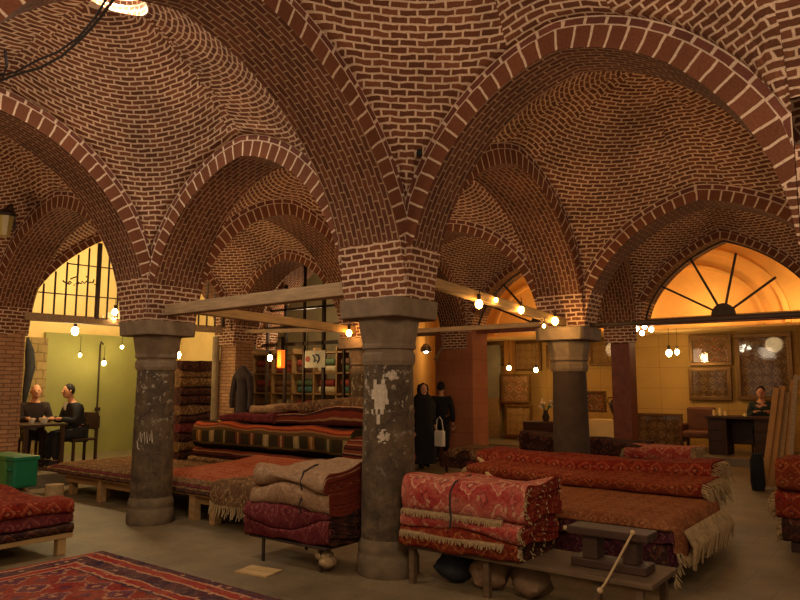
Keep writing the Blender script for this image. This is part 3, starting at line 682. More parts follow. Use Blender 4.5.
# ------------------------------------------------------------------ bulbs
BG = 'bare bulbs strung along the bazaar'
def bulb(p, label, r=.035, cord=.35, mat='bulb', e=6, color=(1, .66, .30), light=True, group=BG, lr=.05):
    root = empty('light_bulb', p, label, 'bulb', group)
    mb = MB(); mb.ball((0, 0, 0), r, 10, sc=(1, 1, 1.25)); mb.build('bulb_glass', M[mat], root, True)
    mb = MB(); mb.lathe([(0, r * 2.6), (r * .5, r * 2.6), (r * .5, r * 1.1), (0, r * 1.1)], n=8); mb.build('socket', M['cord'], root)
    if cord: mb = MB(); mb.tube([(0, 0, r * 2.4), (.01, 0, r * 2.4 + cord * .5), (0, 0, r * 2.4 + cord)], .005, 5); mb.build('cord', M['cord'], root)
    if light:
        l = bpy.data.lights.new('bulb_light', 'POINT'); l.energy = e; l.color = color; l.shadow_soft_size = lr
        o = bpy.data.objects.new('bulb_light', l); col.objects.link(o); o.location = (p[0] + .0, p[1], p[2] - r * 1.2 - lr - .01)
    return root
def v3(p): return (p.x, p.y, p.z)
bulb(v3(at(115, 312, X=-7.0)), 'bright bare bulb beside the left end of the left pillar block', .045, .12, e=20)
bulb(v3(at(75, 331, X=-8.0)), 'brightest bulb hanging over the seated men in the green shop', .06, .3, e=70, color=(1, .76, .4), lr=.07)
bulb(v3(at(80, 355, X=-9.6)), 'small dim bulb against the green wall, left of the pole', .03, .3, e=2)
bulb(v3(at(104, 363, X=-9.6)), 'small bulb hanging just right of the pole on the green wall', .04, .25, e=3)
bulb(v3(at(122, 347, X=-9.6)), 'small bulb on the green wall close to the left pillar', .03, .2, e=2)
bulb(v3(at(178, 355, X=-6.4)), 'yellow bulb hanging just right of the left pillar capital', .05, .25, 'bulb', 5)
bulb(v3(at(270, 358, Y=4.6)), 'round glowing bulb left of the orange lantern', .05, .25, 'bulb', 14)
bulb(v3(at(349, 333, Y=3.3)), 'amber bulb tucked left of the nearest pillar capital', .045, .1, 'bulbo', 4, (1, .5, .2))
for x, y, lab, r, e in ((479, 304, 'first bulb on the sloping beam, nearest the middle pillar', .04, 9), (521, 310, 'bulb at the middle of the sloping beam', .036, 8), (555, 321, 'bulb at the far end of the sloping beam by the dark pillar', .042, 9), (496, 300, 'dim bulb on top of the sloping beam', .022, 3), (544, 326, 'tiny bulb under the far end of the sloping beam', .02, 2)):
    bulb(v3(at(x, y, X=.1)), lab, r, .06, 'bulbo', e * .7, (1, .62, .24))
bulb(v3(at(509, 368, Y=11.)), 'small pendant bulb above the reddish framed carpet', .05, .6, 'bulb', 10)
bulb(v3(at(536, 370, Y=11.)), 'small pendant bulb left of the dark pillar in the shop', .05, .6, 'bulb', 10)
bulb(v3(at(669, 353, Y=11.)), 'left of the paired bulbs on the ochre wall', .065, .4, 'bulb', 14)
bulb(v3(at(677, 352, Y=11.2)), 'right of the paired bulbs on the ochre wall', .05, .4, 'bulb', 10)
# white shop lamp
p = at(642, 331, Y=8.2); root = empty('ceiling_lamp', v3(p), 'white branching shop lamp beside the red-brown post', 'lamp')
for i, (dx, dz) in enumerate(((-.1, .05), (.05, .08), (.17, .02), (0, -.04))):
    mb = MB(); mb.ball((dx, 0, dz), .045, 10); mb.build('lamp_globe', M['bulbw'], root, True)
    mb = MB(); mb.tube([(dx, 0, dz), (dx * .5, 0, dz + .08), (.02, 0, .14)], .01, 6); mb.build('lamp_arm', M['iron'], root)
mb = MB(); mb.tube([(.02, 0, .12), (.02, 0, .3)], .012, 6); mb.build('stem', M['iron'], root)
def light(name, loc, e, c, r=.2, kind='POINT', size=1, rot=None):
    l = bpy.data.lights.new(name, kind); l.energy = e; l.color = c
    if kind == 'AREA': l.size = size
    else: l.shadow_soft_size = r
    o = bpy.data.objects.new(name, l); col.objects.link(o); o.location = loc
    if rot: o.rotation_euler = rot
    return o
# sill lamps behind the fans; unseen fill added over the cornice and in shops
OR = (1, .60, .22)
for x_ in (1.6, -.3, -2.2, -4.1): light('cornice_fill', (x_, 11.75, 3.3), 30, OR, .15)
for x_ in (1.1, -2.3): light('sill_lamp', (x_, 8.3, 2.98), 16 if x_ < 0 else 10, (1, .66, .22), .06)
light('shop_light', (.6, 9.8, 2.6), 13, (1, .66, .3), .2); light('shop_light', (-3.6, 9.8, 2.6), 13, (1, .66, .3), .2)
light('passage_light', (-6.3, 10.6, 2.6), 26, (1, .62, .24), .2)
light('shop_light', (-8.6, 2.2, 4.1), 105, (1, .82, .5), .3)
light('shop_light', (-6.8, 5.8, 2.9), 48, (1, .78, .5), .2)

# ------------------------------------------------------------------ carpets
def nz(x, y, z, a): return noise.noise(Vector((x, y, z))) * a
def folded(name, label, mat, x0, x1, y0, y1, z0, h, n=3, seed=0, group=None, cat='rug', taper=0., sag=.02, fr=None, top=None, sw=None, mats=None, sq=.62, t=None, und=None):
    """a carpet folded over and over: nested U folds with the bend on the -y side, cut ends at both x ends"""
    L = x1 - x0; D = y1 - y0; mb = MB(); NX = max(8, int(L / .07)); cx = (x0 + x1) / 2; cy = (y0 + y1) / 2
    tk = h / (2 * n)
    def warp(x, y, z):
        q = z / h
        zz = z + nz(x * 1.6, y * 2, seed, sag * 2) * q + nz(x * 5, y * 5, z * 8 + seed, sag * .5)
        yy = y + nz(x * 1.3, z * 5, seed + 7, sag * 1.2) * (1 if y < 0 else .3)
        if und is not None: zz += nz(x * 1.6, y * 2, und, sag * 2) * (1 - q)
        if top: zz += top(x, y) * q
        if sw: yy += sw(x, z)
        return (x, yy, zz)
    for k in range(n):
        R = h / 2 - k * tk; prof = []; xe = nz(k * 3.1, seed, 0, .05)
        for z, sg in ((h / 2 + R, 1),):
            prof.append((D / 2 - abs(nz(k, seed, 3, .1)), h / 2 + R))
            m = max(4, int(D / .09))
            for i in range(m): prof.append((D / 2 + (-D + R) * (i + 1) / (m + 1), h / 2 + R))
        yb = -D / 2 + R + k * .004
        for i in range(13):
            a = PI / 2 + PI * i / 12; c, s_ = math.cos(a), math.sin(a)
            prof.append((yb + R * math.copysign(abs(c) ** sq, c), h / 2 + R * math.copysign(abs(s_) ** sq, s_)))
        m = max(4, int(D / .09))
        for i in range(m): prof.append((D / 2 + (-D + R) * (m - i) / (m + 1), h / 2 - R))
        prof.append((D / 2 - abs(nz(k, seed, 5, .1)), h / 2 - R))
        N = len(prof); th = (t or tk) * .93
        inn = []
        for i in range(N):
            a = prof[max(0, i - 1)]; b = prof[min(N - 1, i + 1)]; dy, dz = b[0] - a[0], b[1] - a[1]; l = math.hypot(dy, dz) or 1
            inn.append((prof[i][0] + -dz / l * th * 1., prof[i][1] + dy / l * th * 1.)) if False else inn.append((prof[i][0] - dz / l * th * -1 * -1, prof[i][1] + dy / l * th * 1))
        # inner side lies toward the middle of the fold
        mid = (yb, h / 2)
        if (Vector(inn[N // 2]) - Vector(mid)).length > (Vector(prof[N // 2]) - Vector(mid)).length:
            inn = [(2 * p[0] - q[0], 2 * p[1] - q[1]) for p, q in zip(prof, inn)]
        xs = [-L / 2 + xe * .6 + (L + xe * .8) * i / NX for i in range(NX + 1)]
        arc = [0.]
        for i in range(1, N): arc.append(arc[-1] + math.hypot(prof[i][0] - prof[i - 1][0], prof[i][1] - prof[i - 1][1]))
        O = [[warp(x * (1 - taper * (p[1] / h)), p[0], p[1]) for p in prof] for x in xs]; I = [[warp(x * (1 - taper * (p[1] / h)), p[0], p[1]) for p in inn] for x in xs]
        for i in range(NX):
            for j in range(N - 1):
                uv = [(xs[i] + 3, arc[j]), (xs[i] + 3, arc[j + 1]), (xs[i + 1] + 3, arc[j + 1]), (xs[i + 1] + 3, arc[j])]
                mb.face([O[i][j], O[i][j + 1], O[i + 1][j + 1], O[i + 1][j]], uv, 0)
                mb.face([I[i][j], I[i + 1][j], I[i + 1][j + 1], I[i][j + 1]], [uv[0], uv[3], uv[2], uv[1]], 1)
        for e in (0, NX):
            for j in range(N - 1): mb.face([O[e][j], I[e][j], I[e][j + 1], O[e][j + 1]], [(arc[j], 0), (arc[j], .02), (arc[j + 1], .02), (arc[j + 1], 0)], 1)
        for j in (0, N - 1):
            for i in range(NX): mb.face([O[i][j], O[i + 1][j], I[i + 1][j], I[i][j]], None, 1)
    o = mb.build(name, mats or [M[mat], M[mat]], None, True, loc=(cx, cy, z0), rz=nz(seed * 1.7, seed * .9, .3, .05))
    tag(o, label, cat, group)
    if fr:   # fringe on the +x (or -x) ends
        for side, dens, ln in fr:
            fb = MB(); xx = side * L / 2
            for k in range(n):
                R = h / 2 - k * tk - tk * .5
                pts = [(D / 2 - .05 - (D - .1 - R) * i / dens, h / 2 + R) for i in range(dens)] + [(-D / 2 + R + R * math.cos(PI / 2 + PI * i / 8), h / 2 + R * math.sin(PI / 2 + PI * i / 8)) for i in range(9)] + [(-D / 2 + R + (D - .1 - R) * i / dens, h / 2 - R) for i in range(dens)]
                for (y, z) in pts:
                    q = Vector(warp(xx * (1 - taper * (z / h)), y, z)); l = ln * random.uniform(.5, 1.2); j = random.uniform(-.02, .02)
                    fb.tube([q, q + Vector((side * l * .6, j, -l * .2)), q + Vector((side * l * .8, j * 2, -l * .8))], [.006, .005, .003], 4)
            fb.build('fringe', M['fringe'], o)
    return o

def sheet(name, label, mat, x0, x1, y0, y1, z, t=.025, dl=0., dr=0., df=0., seed=0, group=None, cat='rug', wav=.015, edge=.06, fringe=None, flare=.0, top=None, uvo=(0, 0), extra=None, kinkf=.3, par=None):
    """a carpet lying flat on a surface that ends at x0,x1,y0,y1 and hanging dl/dr/df past the left, right and front edges"""
    cx, cy = (x0 + x1) / 2, (y0 + y1) / 2; hx, hy = (x1 - x0) / 2, (y1 - y0) / 2
    def dr1(s, h, lim_lo, lim_hi):
        r = edge
        if abs(s) <= h - r: return s, 0
        e = abs(s) - (h - r); q = PI / 2 * r
        if e < q: a = e / r; return math.copysign(h - r + r * math.sin(a), s), r * (1 - math.cos(a))
        return math.copysign(h + flare * (e - q), s), r + (e - q)
    U0, U1, V0, V1 = -hx - dl, hx + dr, -hy - df, hy
    nx = max(6, int((U1 - U0) / .06)); ny = max(6, int((V1 - V0) / .06))
    def P(u, v, off):
        x, dx = dr1(u, hx, 0, 0); y, dy = dr1(v, hy, 0, 0) if v < 0 else (v, 0)
        d = max(dx, dy) if not (dx > 0 and dy > 0) else math.hypot(dx, dy) * .85
        w = nz(u * 2.3, v * 2.3, seed, wav * 1.4) + nz(u * 7, v * 7, seed + 3, wav * .5)
        hang = min(1, d / .12)
        fx = hang * (1 if dx > dy else 0) * math.sin(v * 17 + seed) * wav * 1.6; fy = hang * (1 if dy >= dx and dy > 0 else 0) * math.sin(u * 13 + seed * 2 + nz(u * 3, 0, seed, 3)) * wav * 2.2
        if top: w += top(x + cx, y + cy) * (1 - hang)
        o = Vector((x + math.copysign(1, u) * (hang * off + fx * 1) if dx > dy and dx > 0 else x, y - (hang * off) + fy if dy >= dx and dy > 0 else y, -d + (1 - hang) * off + abs(w) * (1 - hang)))
        return o
    mb = MB(); G = [[P(U0 + (U1 - U0) * i / nx, V0 + (V1 - V0) * j / ny, t) for j in range(ny + 1)] for i in range(nx + 1)]
    B = [[P(U0 + (U1 - U0) * i / nx, V0 + (V1 - V0) * j / ny, 0) for j in range(ny + 1)] for i in range(nx + 1)]
    uvp = lambda i, j: ((U1 - U0) * i / nx + uvo[0], (V1 - V0) * j / ny + uvo[1])
    for i in range(nx):
        for j in range(ny):
            q = [(i, j), (i + 1, j), (i + 1, j + 1), (i, j + 1)]
            mb.face([G[a][b] for a, b in q], [uvp(*k) for k in q]); mb.face([B[a][b] for a, b in q[::-1]], [uvp(*k) for k in q[::-1]])
    for i in range(nx):
        for j, fl in ((0, 1), (ny, 0)):
            mb.face([G[i][j], B[i][j], B[i + 1][j], G[i + 1][j]], [uvp(i, j)] * 2 + [uvp(i + 1, j)] * 2)
    for j in range(ny):
        for i in (0, nx): mb.face([G[i][j], G[i][j + 1], B[i][j + 1], B[i][j]], [uvp(i, j)] + [uvp(i, j + 1)] * 2 + [uvp(i, j)])
    o = mb.build(name, M[mat], par, True, loc=(cx, cy, z)); 
    if not par: tag(o, label, cat, group)
    for f in (fringe or []):
        side, ln = f; fb = MB()
        if side in 'rl':
            i = nx if side == 'r' else 0; E = [G[i][j] for j in range(ny + 1)]; dirv = Vector((1 if side == 'r' else -1, 0, 0)); hang = (dr if side == 'r' else dl) > .05
        else: E = [G[i][0] for i in range(nx + 1)]; dirv = Vector((0, -1, 0)); hang = df > .05
        for a, b in zip(E, E[1:]):
            for q in range(4):
                p = a.lerp(b, q / 4); l = ln * random.uniform(.7, 1.15); j = Vector((random.uniform(-.015, .015), random.uniform(-.015, .015), 0))
                d = Vector((0, 0, -1)) if hang else dirv
                m = p + (d * l * .5 if hang else dirv * l * .5 + Vector((0, 0, -.004))) + j
                e = p + (d * l + dirv * .02 if hang else dirv * l + Vector((0, 0, -t))) + j * 2
                fb.tube([p, m, e], [.006, .006, .004], 4)
        fb.build('fringe', M['fringe'], o)
    return o

def table(name, label, x0, x1, y0, y1, z, mat='wood', legs=None, lw=.07, top=.05, apron=.1, cat='bench', group=None, lmat=None):
    root = empty(name, ((x0 + x1) / 2, (y0 + y1) / 2, 0), label, cat, group); cx, cy = (x0 + x1) / 2, (y0 + y1) / 2
    mb = MB(); mb.box(x0 - cx, x1 - cx, y0 - cy, y1 - cy, z - top, z); mb.build('bench_top', M[mat], root, bevel=.006)
    legs = legs or [(x0 + lw, y0 + lw), (x1 - lw, y0 + lw), (x0 + lw, y1 - lw), (x1 - lw, y1 - lw)]
    for x, y in legs:
        mb = MB(); mb.box(x - cx - lw / 2, x - cx + lw / 2, y - cy - lw / 2, y - cy + lw / 2, 0, z - top); mb.build('leg', M[lmat or mat], root, bevel=.004)
    if apron:
        for y in (y0 + lw, y1 - lw): mb = MB(); mb.box(x0 - cx + lw, x1 - cx - lw, y - cy - .015, y - cy + .015, z - top - apron, z - top); mb.build('rail', M[mat], root)
    return root
RG = None
# --- left red pile on its bench
table('carpet_bench', 'pale wooden bench under the dark red pile at the left edge', -4.5, -2.78, -3.5, -1.33, .20, 'card', lw=.08, apron=0, top=.045)
for i, (m, lab) in enumerate((('r_dark', 'bottom dark carpet of the red pile at the left edge'), ('r_maroon', 'middle maroon carpet of the red pile at the left edge'), ('r_red', 'top deep red patterned carpet of the pile at the left edge'))):
    o = folded('folded_rug', lab, m, -1.06, 1.06, -.8, .8, .202 + i * .094, .09 if i < 2 else .11, 2, 11 + i, 'pile of dark red carpets at the left edge', sag=.03, und=10 + i if i else None)
    o.rotation_euler.z = PI / 2; o.location = (-3.56 + .01 * i, -2.40 - .01 * i, .202 + i * .094)
# --- foreground rug pile
for i in range(4):
    sheet('flat_rug', ['lowest rug under the navy and red foreground rug', 'second rug from below in the foreground pile', 'third rug from below in the foreground pile', 'large navy and red bordered rug filling the bottom left corner'][i], ['r_dark', 'r_red', 'r_maroon', 'r_fore'][i], -2.17 + .006 * i, 1.43, -3.7, -1.40 - .006 * i, .002 + i * .036, .03, seed=i, group='flat rugs piled in the foreground', wav=.002, fringe=[('l', .06)] if i == 3 else None)
# --- long low tables at left
G1n = 'long low rug tables by the left pillar'
table('low_table', 'long low wooden table left of the left pillar, piled with flat rugs', -6.45, -3.95, .33, 1.65, .34, 'wood', legs=[(-5.33, .39), (-4.35, .39), (-5.62, .7), (-6.3, .5), (-4.7, .7), (-6.3, 1.5), (-4.1, 1.5)], lw=.09, group=G1n)
table('low_table', 'low wooden table right of the left pillar under the fringed rug ends', -3.35, -2.35, .33, 1.65, .34, 'wood', legs=[(-2.86, .39), (-3.25, .39), (-2.45, 1.5), (-3.25, 1.5)], lw=.1, group=G1n)
labs = ['lowest dark rug on the long low table', 'striped brown rug low in the long table pile', 'maroon rug in the middle of the long table pile', 'brown tribal rug spread over the left half of the long low table', 'salmon red rug on top of the long low table']
for i, m in enumerate(('r_dark', 'r_brown', 'r_maroon', 'r_brown', 'r_salmon')):
    sheet('flat_rug', labs[i], m, (-6.95 + .1 * i) if i < 4 else -4.45, -2.28 + .03 * i, .30 + .03 * i * (1 if i < 4 else 2), 1.7, .342 + i * .026, .02, dr=.12 + .03 * i, df=.0, seed=20 + i, group='flat rugs piled on the long low table', wav=.006, fringe=[('r', .1)] if i != 1 else None, top=(lambda x, y: .13 * max(0, (y - .5)) ** 1.1 * min(1, (x + 4.45) / .8)) if i == 4 else None)
sheet('flat_rug', 'grey brown tribal rug end hanging with a pale fringe over the table front', 'r_brown', -2.78, -2.05, .25, .8, .49, .022, dr=.22, df=.20, seed=31, wav=.012, fringe=[('f', .13), ('r', .1)])
# sacks and crates by the left pier
for x0, x1, m, lab in ((-6.0, -5.36, 'crateA', 'bright green plastic crate by the left brick pier'), (-5.33, -5.14, 'crateB', 'deep green plastic crate next to the bright green one')):
    root = empty('plastic_crate', ((x0 + x1) / 2, -.72, .33), lab, 'crate'); w = (x1 - x0) / 2
    mb = MB(); mb.box(-w, w, -.15, .15, 0, .36); bd_ = mb.build('body', M[m], root, bevel=.03)
    mb = MB(); mb.box(-w - .01, w + .01, -.16, .16, .33, .38); mb.build('rim', M[m], bd_, bevel=.01)
    mb = MB(); mb.tube([(-.06, -.155, .22), (0, -.185, .24), (.06, -.155, .22)], .012, 6); mb.build('handle', M[m], bd_)
mb = MB(); mb.ball((0, 0, .165), .165, 18, sc=(3.6, 1.5, 1)); o = mb.build('sack', M['burlap'], None, True, loc=(-5.62, -.72, .0)); tag(o, 'brown sacking bundle under the green crates', 'sack')
mb = MB(); mb.lathe([(0, 0), (.10, 0), (.11, .36), (.0, .36)], n=14); o = mb.build('paper_roll', M['fringe'], None, True, loc=(-4.95, -.45, 0)); tag(o, 'pale upright paper roll between the crates and the low table', 'roll')

# --- kilim stack
table('carpet_platform', 'low wooden platform under the striped kilim stack', -6.1, -2.6, 2.35, 3.45, .3, 'darkwood', apron=0, cat='platform')
kl = ['bottom dark rug of the striped kilim stack', 'second folded rug from below in the striped kilim stack', 'wide folded kilim with orange bands and a row of pale motifs']
for i, (m, h) in enumerate((('r_brown', .12), ('kilim2', .14), ('kilim', .42))):
    folded('folded_kilim', kl[i], m, -6.05 + .05 * i, -2.55 + .02 * i, 2.28, 3.4, (.302, .425, .568)[i], h, 4 if i == 2 else 2, 40 + i, 'kilims stacked behind the long table', sag=.014 if i < 2 else .03)
folded('folded_kilim', 'rust striped kilim folded end-on at the right of the stack, beside the middle pillar', 'kilim2', -2.50, -2.02, 2.15, 3.1, .0, .92, 6, 45, sag=.03)
# heap on top
def hump(x, y): return .16 * math.exp(-((x - .9) ** 2) / .8)
folded('folded_rug', 'dark striped carpet heaped highest on top of the kilim stack', 'kilim2', -4.75, -2.2, 2.5, 3.35, 1.0, .14, 3, 50, 'rugs heaped on the kilim stack', sag=.03, top=hump)
folded('folded_rug', 'brown carpet folded on the highest part of the kilim stack', 'r_brown', -4.1, -2.2, 2.55, 3.3, 1.19, .12, 2, 51, 'rugs heaped on the kilim stack', sag=.03, top=lambda x, y: .10 * math.exp(-((x - .4) ** 2) / .5))
folded('folded_rug', 'maroon rolled carpet lying at the left of the heap on the kilims', 'r_maroon', -5.5, -4.2, 2.45, 3.0, 1.0, .13, 2, 52, 'rugs heaped on the kilim stack', sag=.03, top=lambda x, y: .07 * x)
folded('folded_rug', 'pale beige rug bundle on top of the maroon rolled carpet', 'r_beige', -5.1, -4.5, 2.75, 3.3, 1.12, .15, 2, 53, 'rugs heaped on the kilim stack', sag=.03)
# --- stacked carpets beyond the left pillar
cols8 = ['r_dark', 'picdark', 'r_dark', 'r_maroon', 'r_dark', 'r_brown', 'r_dark', 'r_dark', 'picdark', 'r_brown', 'r_dark']
nm8 = ['dark', 'mottled brown', 'blackish', 'maroon', 'dark navy brown', 'tan brown', 'dull dark', 'dim dark', 'speckled brown', 'mid brown', 'dark']
z = .202
for i, m in enumerate(cols8):
    h = .165; o = folded('folded_rug', nm8[i] + ' carpet in the tall stack right of the left pillar, ' + ['lowest', 'second', 'third', 'fourth', 'fifth', 'sixth', 'seventh', 'eighth', 'ninth', 'tenth', 'last'][i] + ' from below', m, -8.6, -7.35, 2.2, 3.45, z, h, 2, 60 + i, 'tall stack of folded carpets beyond the left pillar', sag=.035, und=59 + i if i else None); z += h + .002
    o.rotation_euler.z = PI / 2; o.location.x = -7.95; o.location.y = 3.62
# --- beige stack by the middle pillar
root = table('metal_stand', 'thin legged metal stand carrying the beige and maroon folded carpets', -1.32, -.34, -.42, .2, .22, 'iron', legs=[(-1.14, -.40), (-.45, -.36), (-1.14, .15), (-.45, .15)], lw=.025, top=.02, apron=0, cat='stand')
bl = [('r_maroon', 'maroon folded carpet at the bottom of the pile left of the middle pillar', .17), ('r_maroon', 'thin dark maroon carpet under the two beige ones', .12), ('r_beige', 'lower beige folded carpet left of the middle pillar', .15), ('r_beige', 'upper thick beige folded carpet tied with cord, left of the middle pillar', .22)]
z = .222
for i, (m, lab, h) in enumerate(bl):
    o = folded('folded_carpet', lab, m, -1.36 + .035 * i, -.31, -.46 + .01 * i, .2, z, h, 3, 70 + i, 'folded carpets piled left of the middle pillar', sag=.065, und=69 + i if i else None, mats=[M[m], M['r_dark']] if i < 2 else [M[m], M['kilim2']]); z += h - .004
mb = MB()
pth = [(-.62, .1, z + .012), (-.60, -.3, z + .016), (-.6, -.44, z - .03), (-.6, -.475, z - .12), (-.6, -.44, z - .22), (-.6, -.485, z - .3), (-.6, -.46, z - .38)]
mb.tube(pth, .008, 6); tag(mb.build('cord', M['cord'], None, True), 'dark cord tied round the beige folded carpets', 'cord')
mb = MB(); random.seed(3)
for k in range(5): mb.ball((random.uniform(-.1, .1), random.uniform(-.08, .08), .05 + .02 * k), .06, 8, sc=(1.3, 1, .8))
tag(mb.build('rag_bundle', M['fringe'], None, True, loc=(-.42, -.28, 0)), 'pale tangled rag bundle under the right end of the beige carpet pile', 'bundle')
# cardboard
mb = MB(); mb.box(-.17, .17, -.11, .0, 0, .012); mb.box(-.17, .17, 0.002, .11, .004, .016); tag(mb.build('cardboard_sheet', M['card'], None, loc=(-.88, -.68, 0), rz=.15), 'flattened piece of brown cardboard on the floor', 'cardboard')
# --- rose stack on the long bench
root = table('plank_bench', 'grey plank bench running from under the rose carpets to the press block', .31, 2.30, -.16, .40, .31, 'benchwood', legs=[(.36, -.13), (1.04, -.10), (1.9, -.08), (2.22, .32), (.4, .34), (2.2, -.1)], lw=.05, top=.035, apron=0, cat='bench')
rl = [('r_rust', 'rust folded carpet at the bottom of the rose pile', .13), ('r_pink', 'middle rose carpet with cream fringe, right of the middle pillar', .17), ('r_pink', 'thick rose carpet topping the pile right of the middle pillar', .24)]
z = .312
for i, (m, lab, h) in enumerate(rl):
    o = folded('folded_carpet', lab, m, .30 + .01 * i, 1.36 + .03 * i, -.24 + .01 * i, .42, z, h, 3, 80 + i, 'rose carpets folded right of the middle pillar', sag=.05, und=79 + i if i else None, mats=[M[m], M['r_red'] if i else M['r_dark']], fr=[(1, 3, .018)])
    if i < 2:   # frayed front edge strip
        fb = MB(); q = .32 + .01 * i
        while q < 1.25:
            l = random.uniform(.02, .045); fb.tube([(q, -.235 + .01 * i, z + h - .008), (q + .005, -.255, z + h - .02), (q + random.uniform(-.01, .01), -.258, z + h - .02 - l)], [.008, .007, .004], 4); q += .014
        f = fb.build('fringe', M['fringe'], o); f.location = -o.location
    z += h - .003
mb = MB(); mb.tube([(.78, .1, z + .02), (.8, -.05, z + .012), (.82, -.2, z + .0), (.82, -.265, z - .06), (.82, -.275, z - .16), (.82, -.26, z - .26), (.82, -.28, z - .34)], .007, 6)
tag(mb.build('cord', M['cord'], None, True), 'dark cord looped over the rose carpets', 'cord')
for k, (x, lab, m) in enumerate(((.62, 'grey blue cloth bag pushed under the bench behind its left leg', 'suit'), (.95, 'crumpled brown sack under the rose carpet bench', 'burlap'), (1.3, 'second crumpled sack under the bench, right of the brown one', 'dplaster'))):
    mb = MB(); n = 14
    for i in range(n):
        for j in range(8):
            def g(i, j):
                a = 2 * PI * i / n; t = PI * j / 8; r = .13 * (1 + .35 * noise.noise(Vector((math.cos(a) * 1.8 + k * 5, math.sin(a) * 1.8, t * 1.5))))
                return (r * 1.25 * math.sin(t) * math.cos(a), r * math.sin(t) * math.sin(a), .13 + .13 * math.cos(t) * (1 + .1 * math.sin(3 * a)))
            mb.face([g(i, j + 1), g(i + 1, j + 1), g(i + 1, j), g(i, j)])
    tag(mb.build('cloth_bag', M[m], None, True, loc=(x, .1, 0)), lab, 'bag')
# press block on the bench
root = empty('wooden_press', (1.94, .1, .312), 'dark wooden block press with thick top and base standing on the plank bench', 'press')
mb = MB(); mb.box(-.27, .27, -.1, .1, 0, .06); mb.build('base_block', M['darkwood'], root, bevel=.008)
mb = MB(); mb.box(-.19, -.08, -.07, .07, .06, .22); mb.build('post', M['darkwood'], root, bevel=.006)
mb = MB(); mb.box(.1, .2, -.07, .07, .06, .22); mb.build('post', M['darkwood'], root, bevel=.006)
mb = MB(); mb.box(-.29, .29, -.11, .11, .22, .275); mb.build('top_block', M['darkwood'], root, bevel=.008)
mb = MB(); mb.tube([(-.29, -.06, .245), (-.33, -.06, .245)], .018, 8); mb.build('peg', M['rope'], root, True)
a = (2.14, -.03, .60); mb = MB(); mb.tube([a, (2.1, -.1, .5), (2.05, -.17, .38), (2.0, -.2, .28), (1.97, -.21, .24)], .008, 6); mb.ball(a, .018, 8); mb.ball((1.97, -.21, .235), .022, 8)
tag(mb.build('rope', M['rope'], None, True), 'pale rope slanting from the press block to the bench edge', 'rope')

# --- wide central bench
table('wide_bench', 'wide low bench under the long red rugs before the dark pillar', -.85, 1.9, 1.02, 3.5, .40, 'darkwood', apron=.06)
cl = ['lowest dark purple rug draped over the front of the wide bench', 'dark purple rug hanging at the front corner of the wide bench', 'rust rug beneath the orange brown one on the wide bench', 'orange brown rug lying flat on the wide bench, cream fringe at its end']
for i, m in enumerate(('r_dark', 'r_purple', 'r_purple', 'r_orange')):
    sheet('flat_rug', cl[i], m, -.3, 2.10 + .012 * i, 1.02 - .026 * i, 2.35, .402 + .03 * i, .024, dr=.16 + .02 * i, df=(.34, .26, .10, .03)[i], seed=90 + i, group='flat rugs on the wide bench', wav=.010 if i < 3 else .016, fringe=[('r', .07)] if i != 1 else None)
MIDZ, MIDH, BKH = .525, .13, .32
LG = 'long folded rugs on the wide bench'
sag1 = lambda x, y: -.03 * math.cos(x * 1.4)
folded('folded_rug', 'lower bright rust rug folded long behind the orange brown one', 'r_rust', -.6, 2.02, 2.22, 2.92, MIDZ, MIDH, 3, 100, LG, sag=.014, top=sag1, fr=[(1, 9, .12), (-1, 6, .08)])
folded('folded_rug', 'dark red long folded rug at the back of the wide bench', 'r_red', -.9, 1.92, 2.93, 3.56, .44, BKH, 4, 101, LG, sag=.014, top=sag1, fr=[(1, 8, .12)])
# pale twisted edge at the left of the long rugs
mb = MB(); mb.tube([(.15, 1.7, .53), (-.1, 2.0, .55), (-.45, 2.35, .60), (-.66, 2.7, .64), (-.92, 3.0, .66)], [.02, .022, .02, .03, .02], 7); tag(mb.build('rope', M['rope'], None, True), 'pale twisted cord along the left ends of the red rugs', 'rope')
mb = MB(); random.seed(5)
for k in range(34):
    y = 1.06 + 1.3 * k / 33; x = 2.19; z = .44; mb.tube([(x - .02, y, z), (x + .05, y + random.uniform(-.03, .03), z - .12), (x + .03, y + random.uniform(-.04, .04), z - random.uniform(.2, .32))], [.014, .018, .008], 6)
o = mb.build('fringe_tassels', M['fringe'], None, True); o.parent = [q for q in bpy.data.objects if q.get('label') == cl[3]][0]; o.matrix_parent_inverse = o.parent.matrix_world.inverted(); o.location = -o.parent.location

# --- back row
table('carpet_bench', 'long dark bench with metal legs behind the dark pillar', -3.05, 1.05, 5.35, 6.15, .42, 'darkwood', lw=.04, apron=0, lmat='iron')
BR_ = 'dark rugs draped on the back bench'
for i, m in enumerate(('r_dark', 'r_dark', 'r_brown')):
    sheet('flat_rug', ['lowest dark rug sagging along the back bench', 'middle dark rug along the back bench', 'brown edged top rug along the back bench'][i], m, -3.08 + .05 * i, 1.06, 5.33 + .02 * i, 6.2, .422 + .03 * i, .024, dl=.12, df=.22 - .06 * i, seed=110 + i, group=BR_, wav=.014)
folded('folded_rug', 'dark folded rug on the right half of the back bench', 'r_dark', -1.6, .35, 5.4, 6.1, .52, .24, 3, 115, BR_, sag=.03, top=lambda x, y: -.05 * x)
folded('rolled_carpet', 'pale pink bundled carpet with fringed ends on the right of the back bench', 'r_pink', .15, 1.08, 5.33, 5.95, .52, .19, 3, 116, sag=.02, mats=[M['r_pink'], M['r_beige']], fr=[(1, 8, .08), (-1, 6, .06)], cat='rug')
fl = ['red folded rug at the bottom of the small pile before the back bench', 'maroon folded rug in the middle of the small pile before the back bench', 'rolled brown rug on the small pile before the back bench']
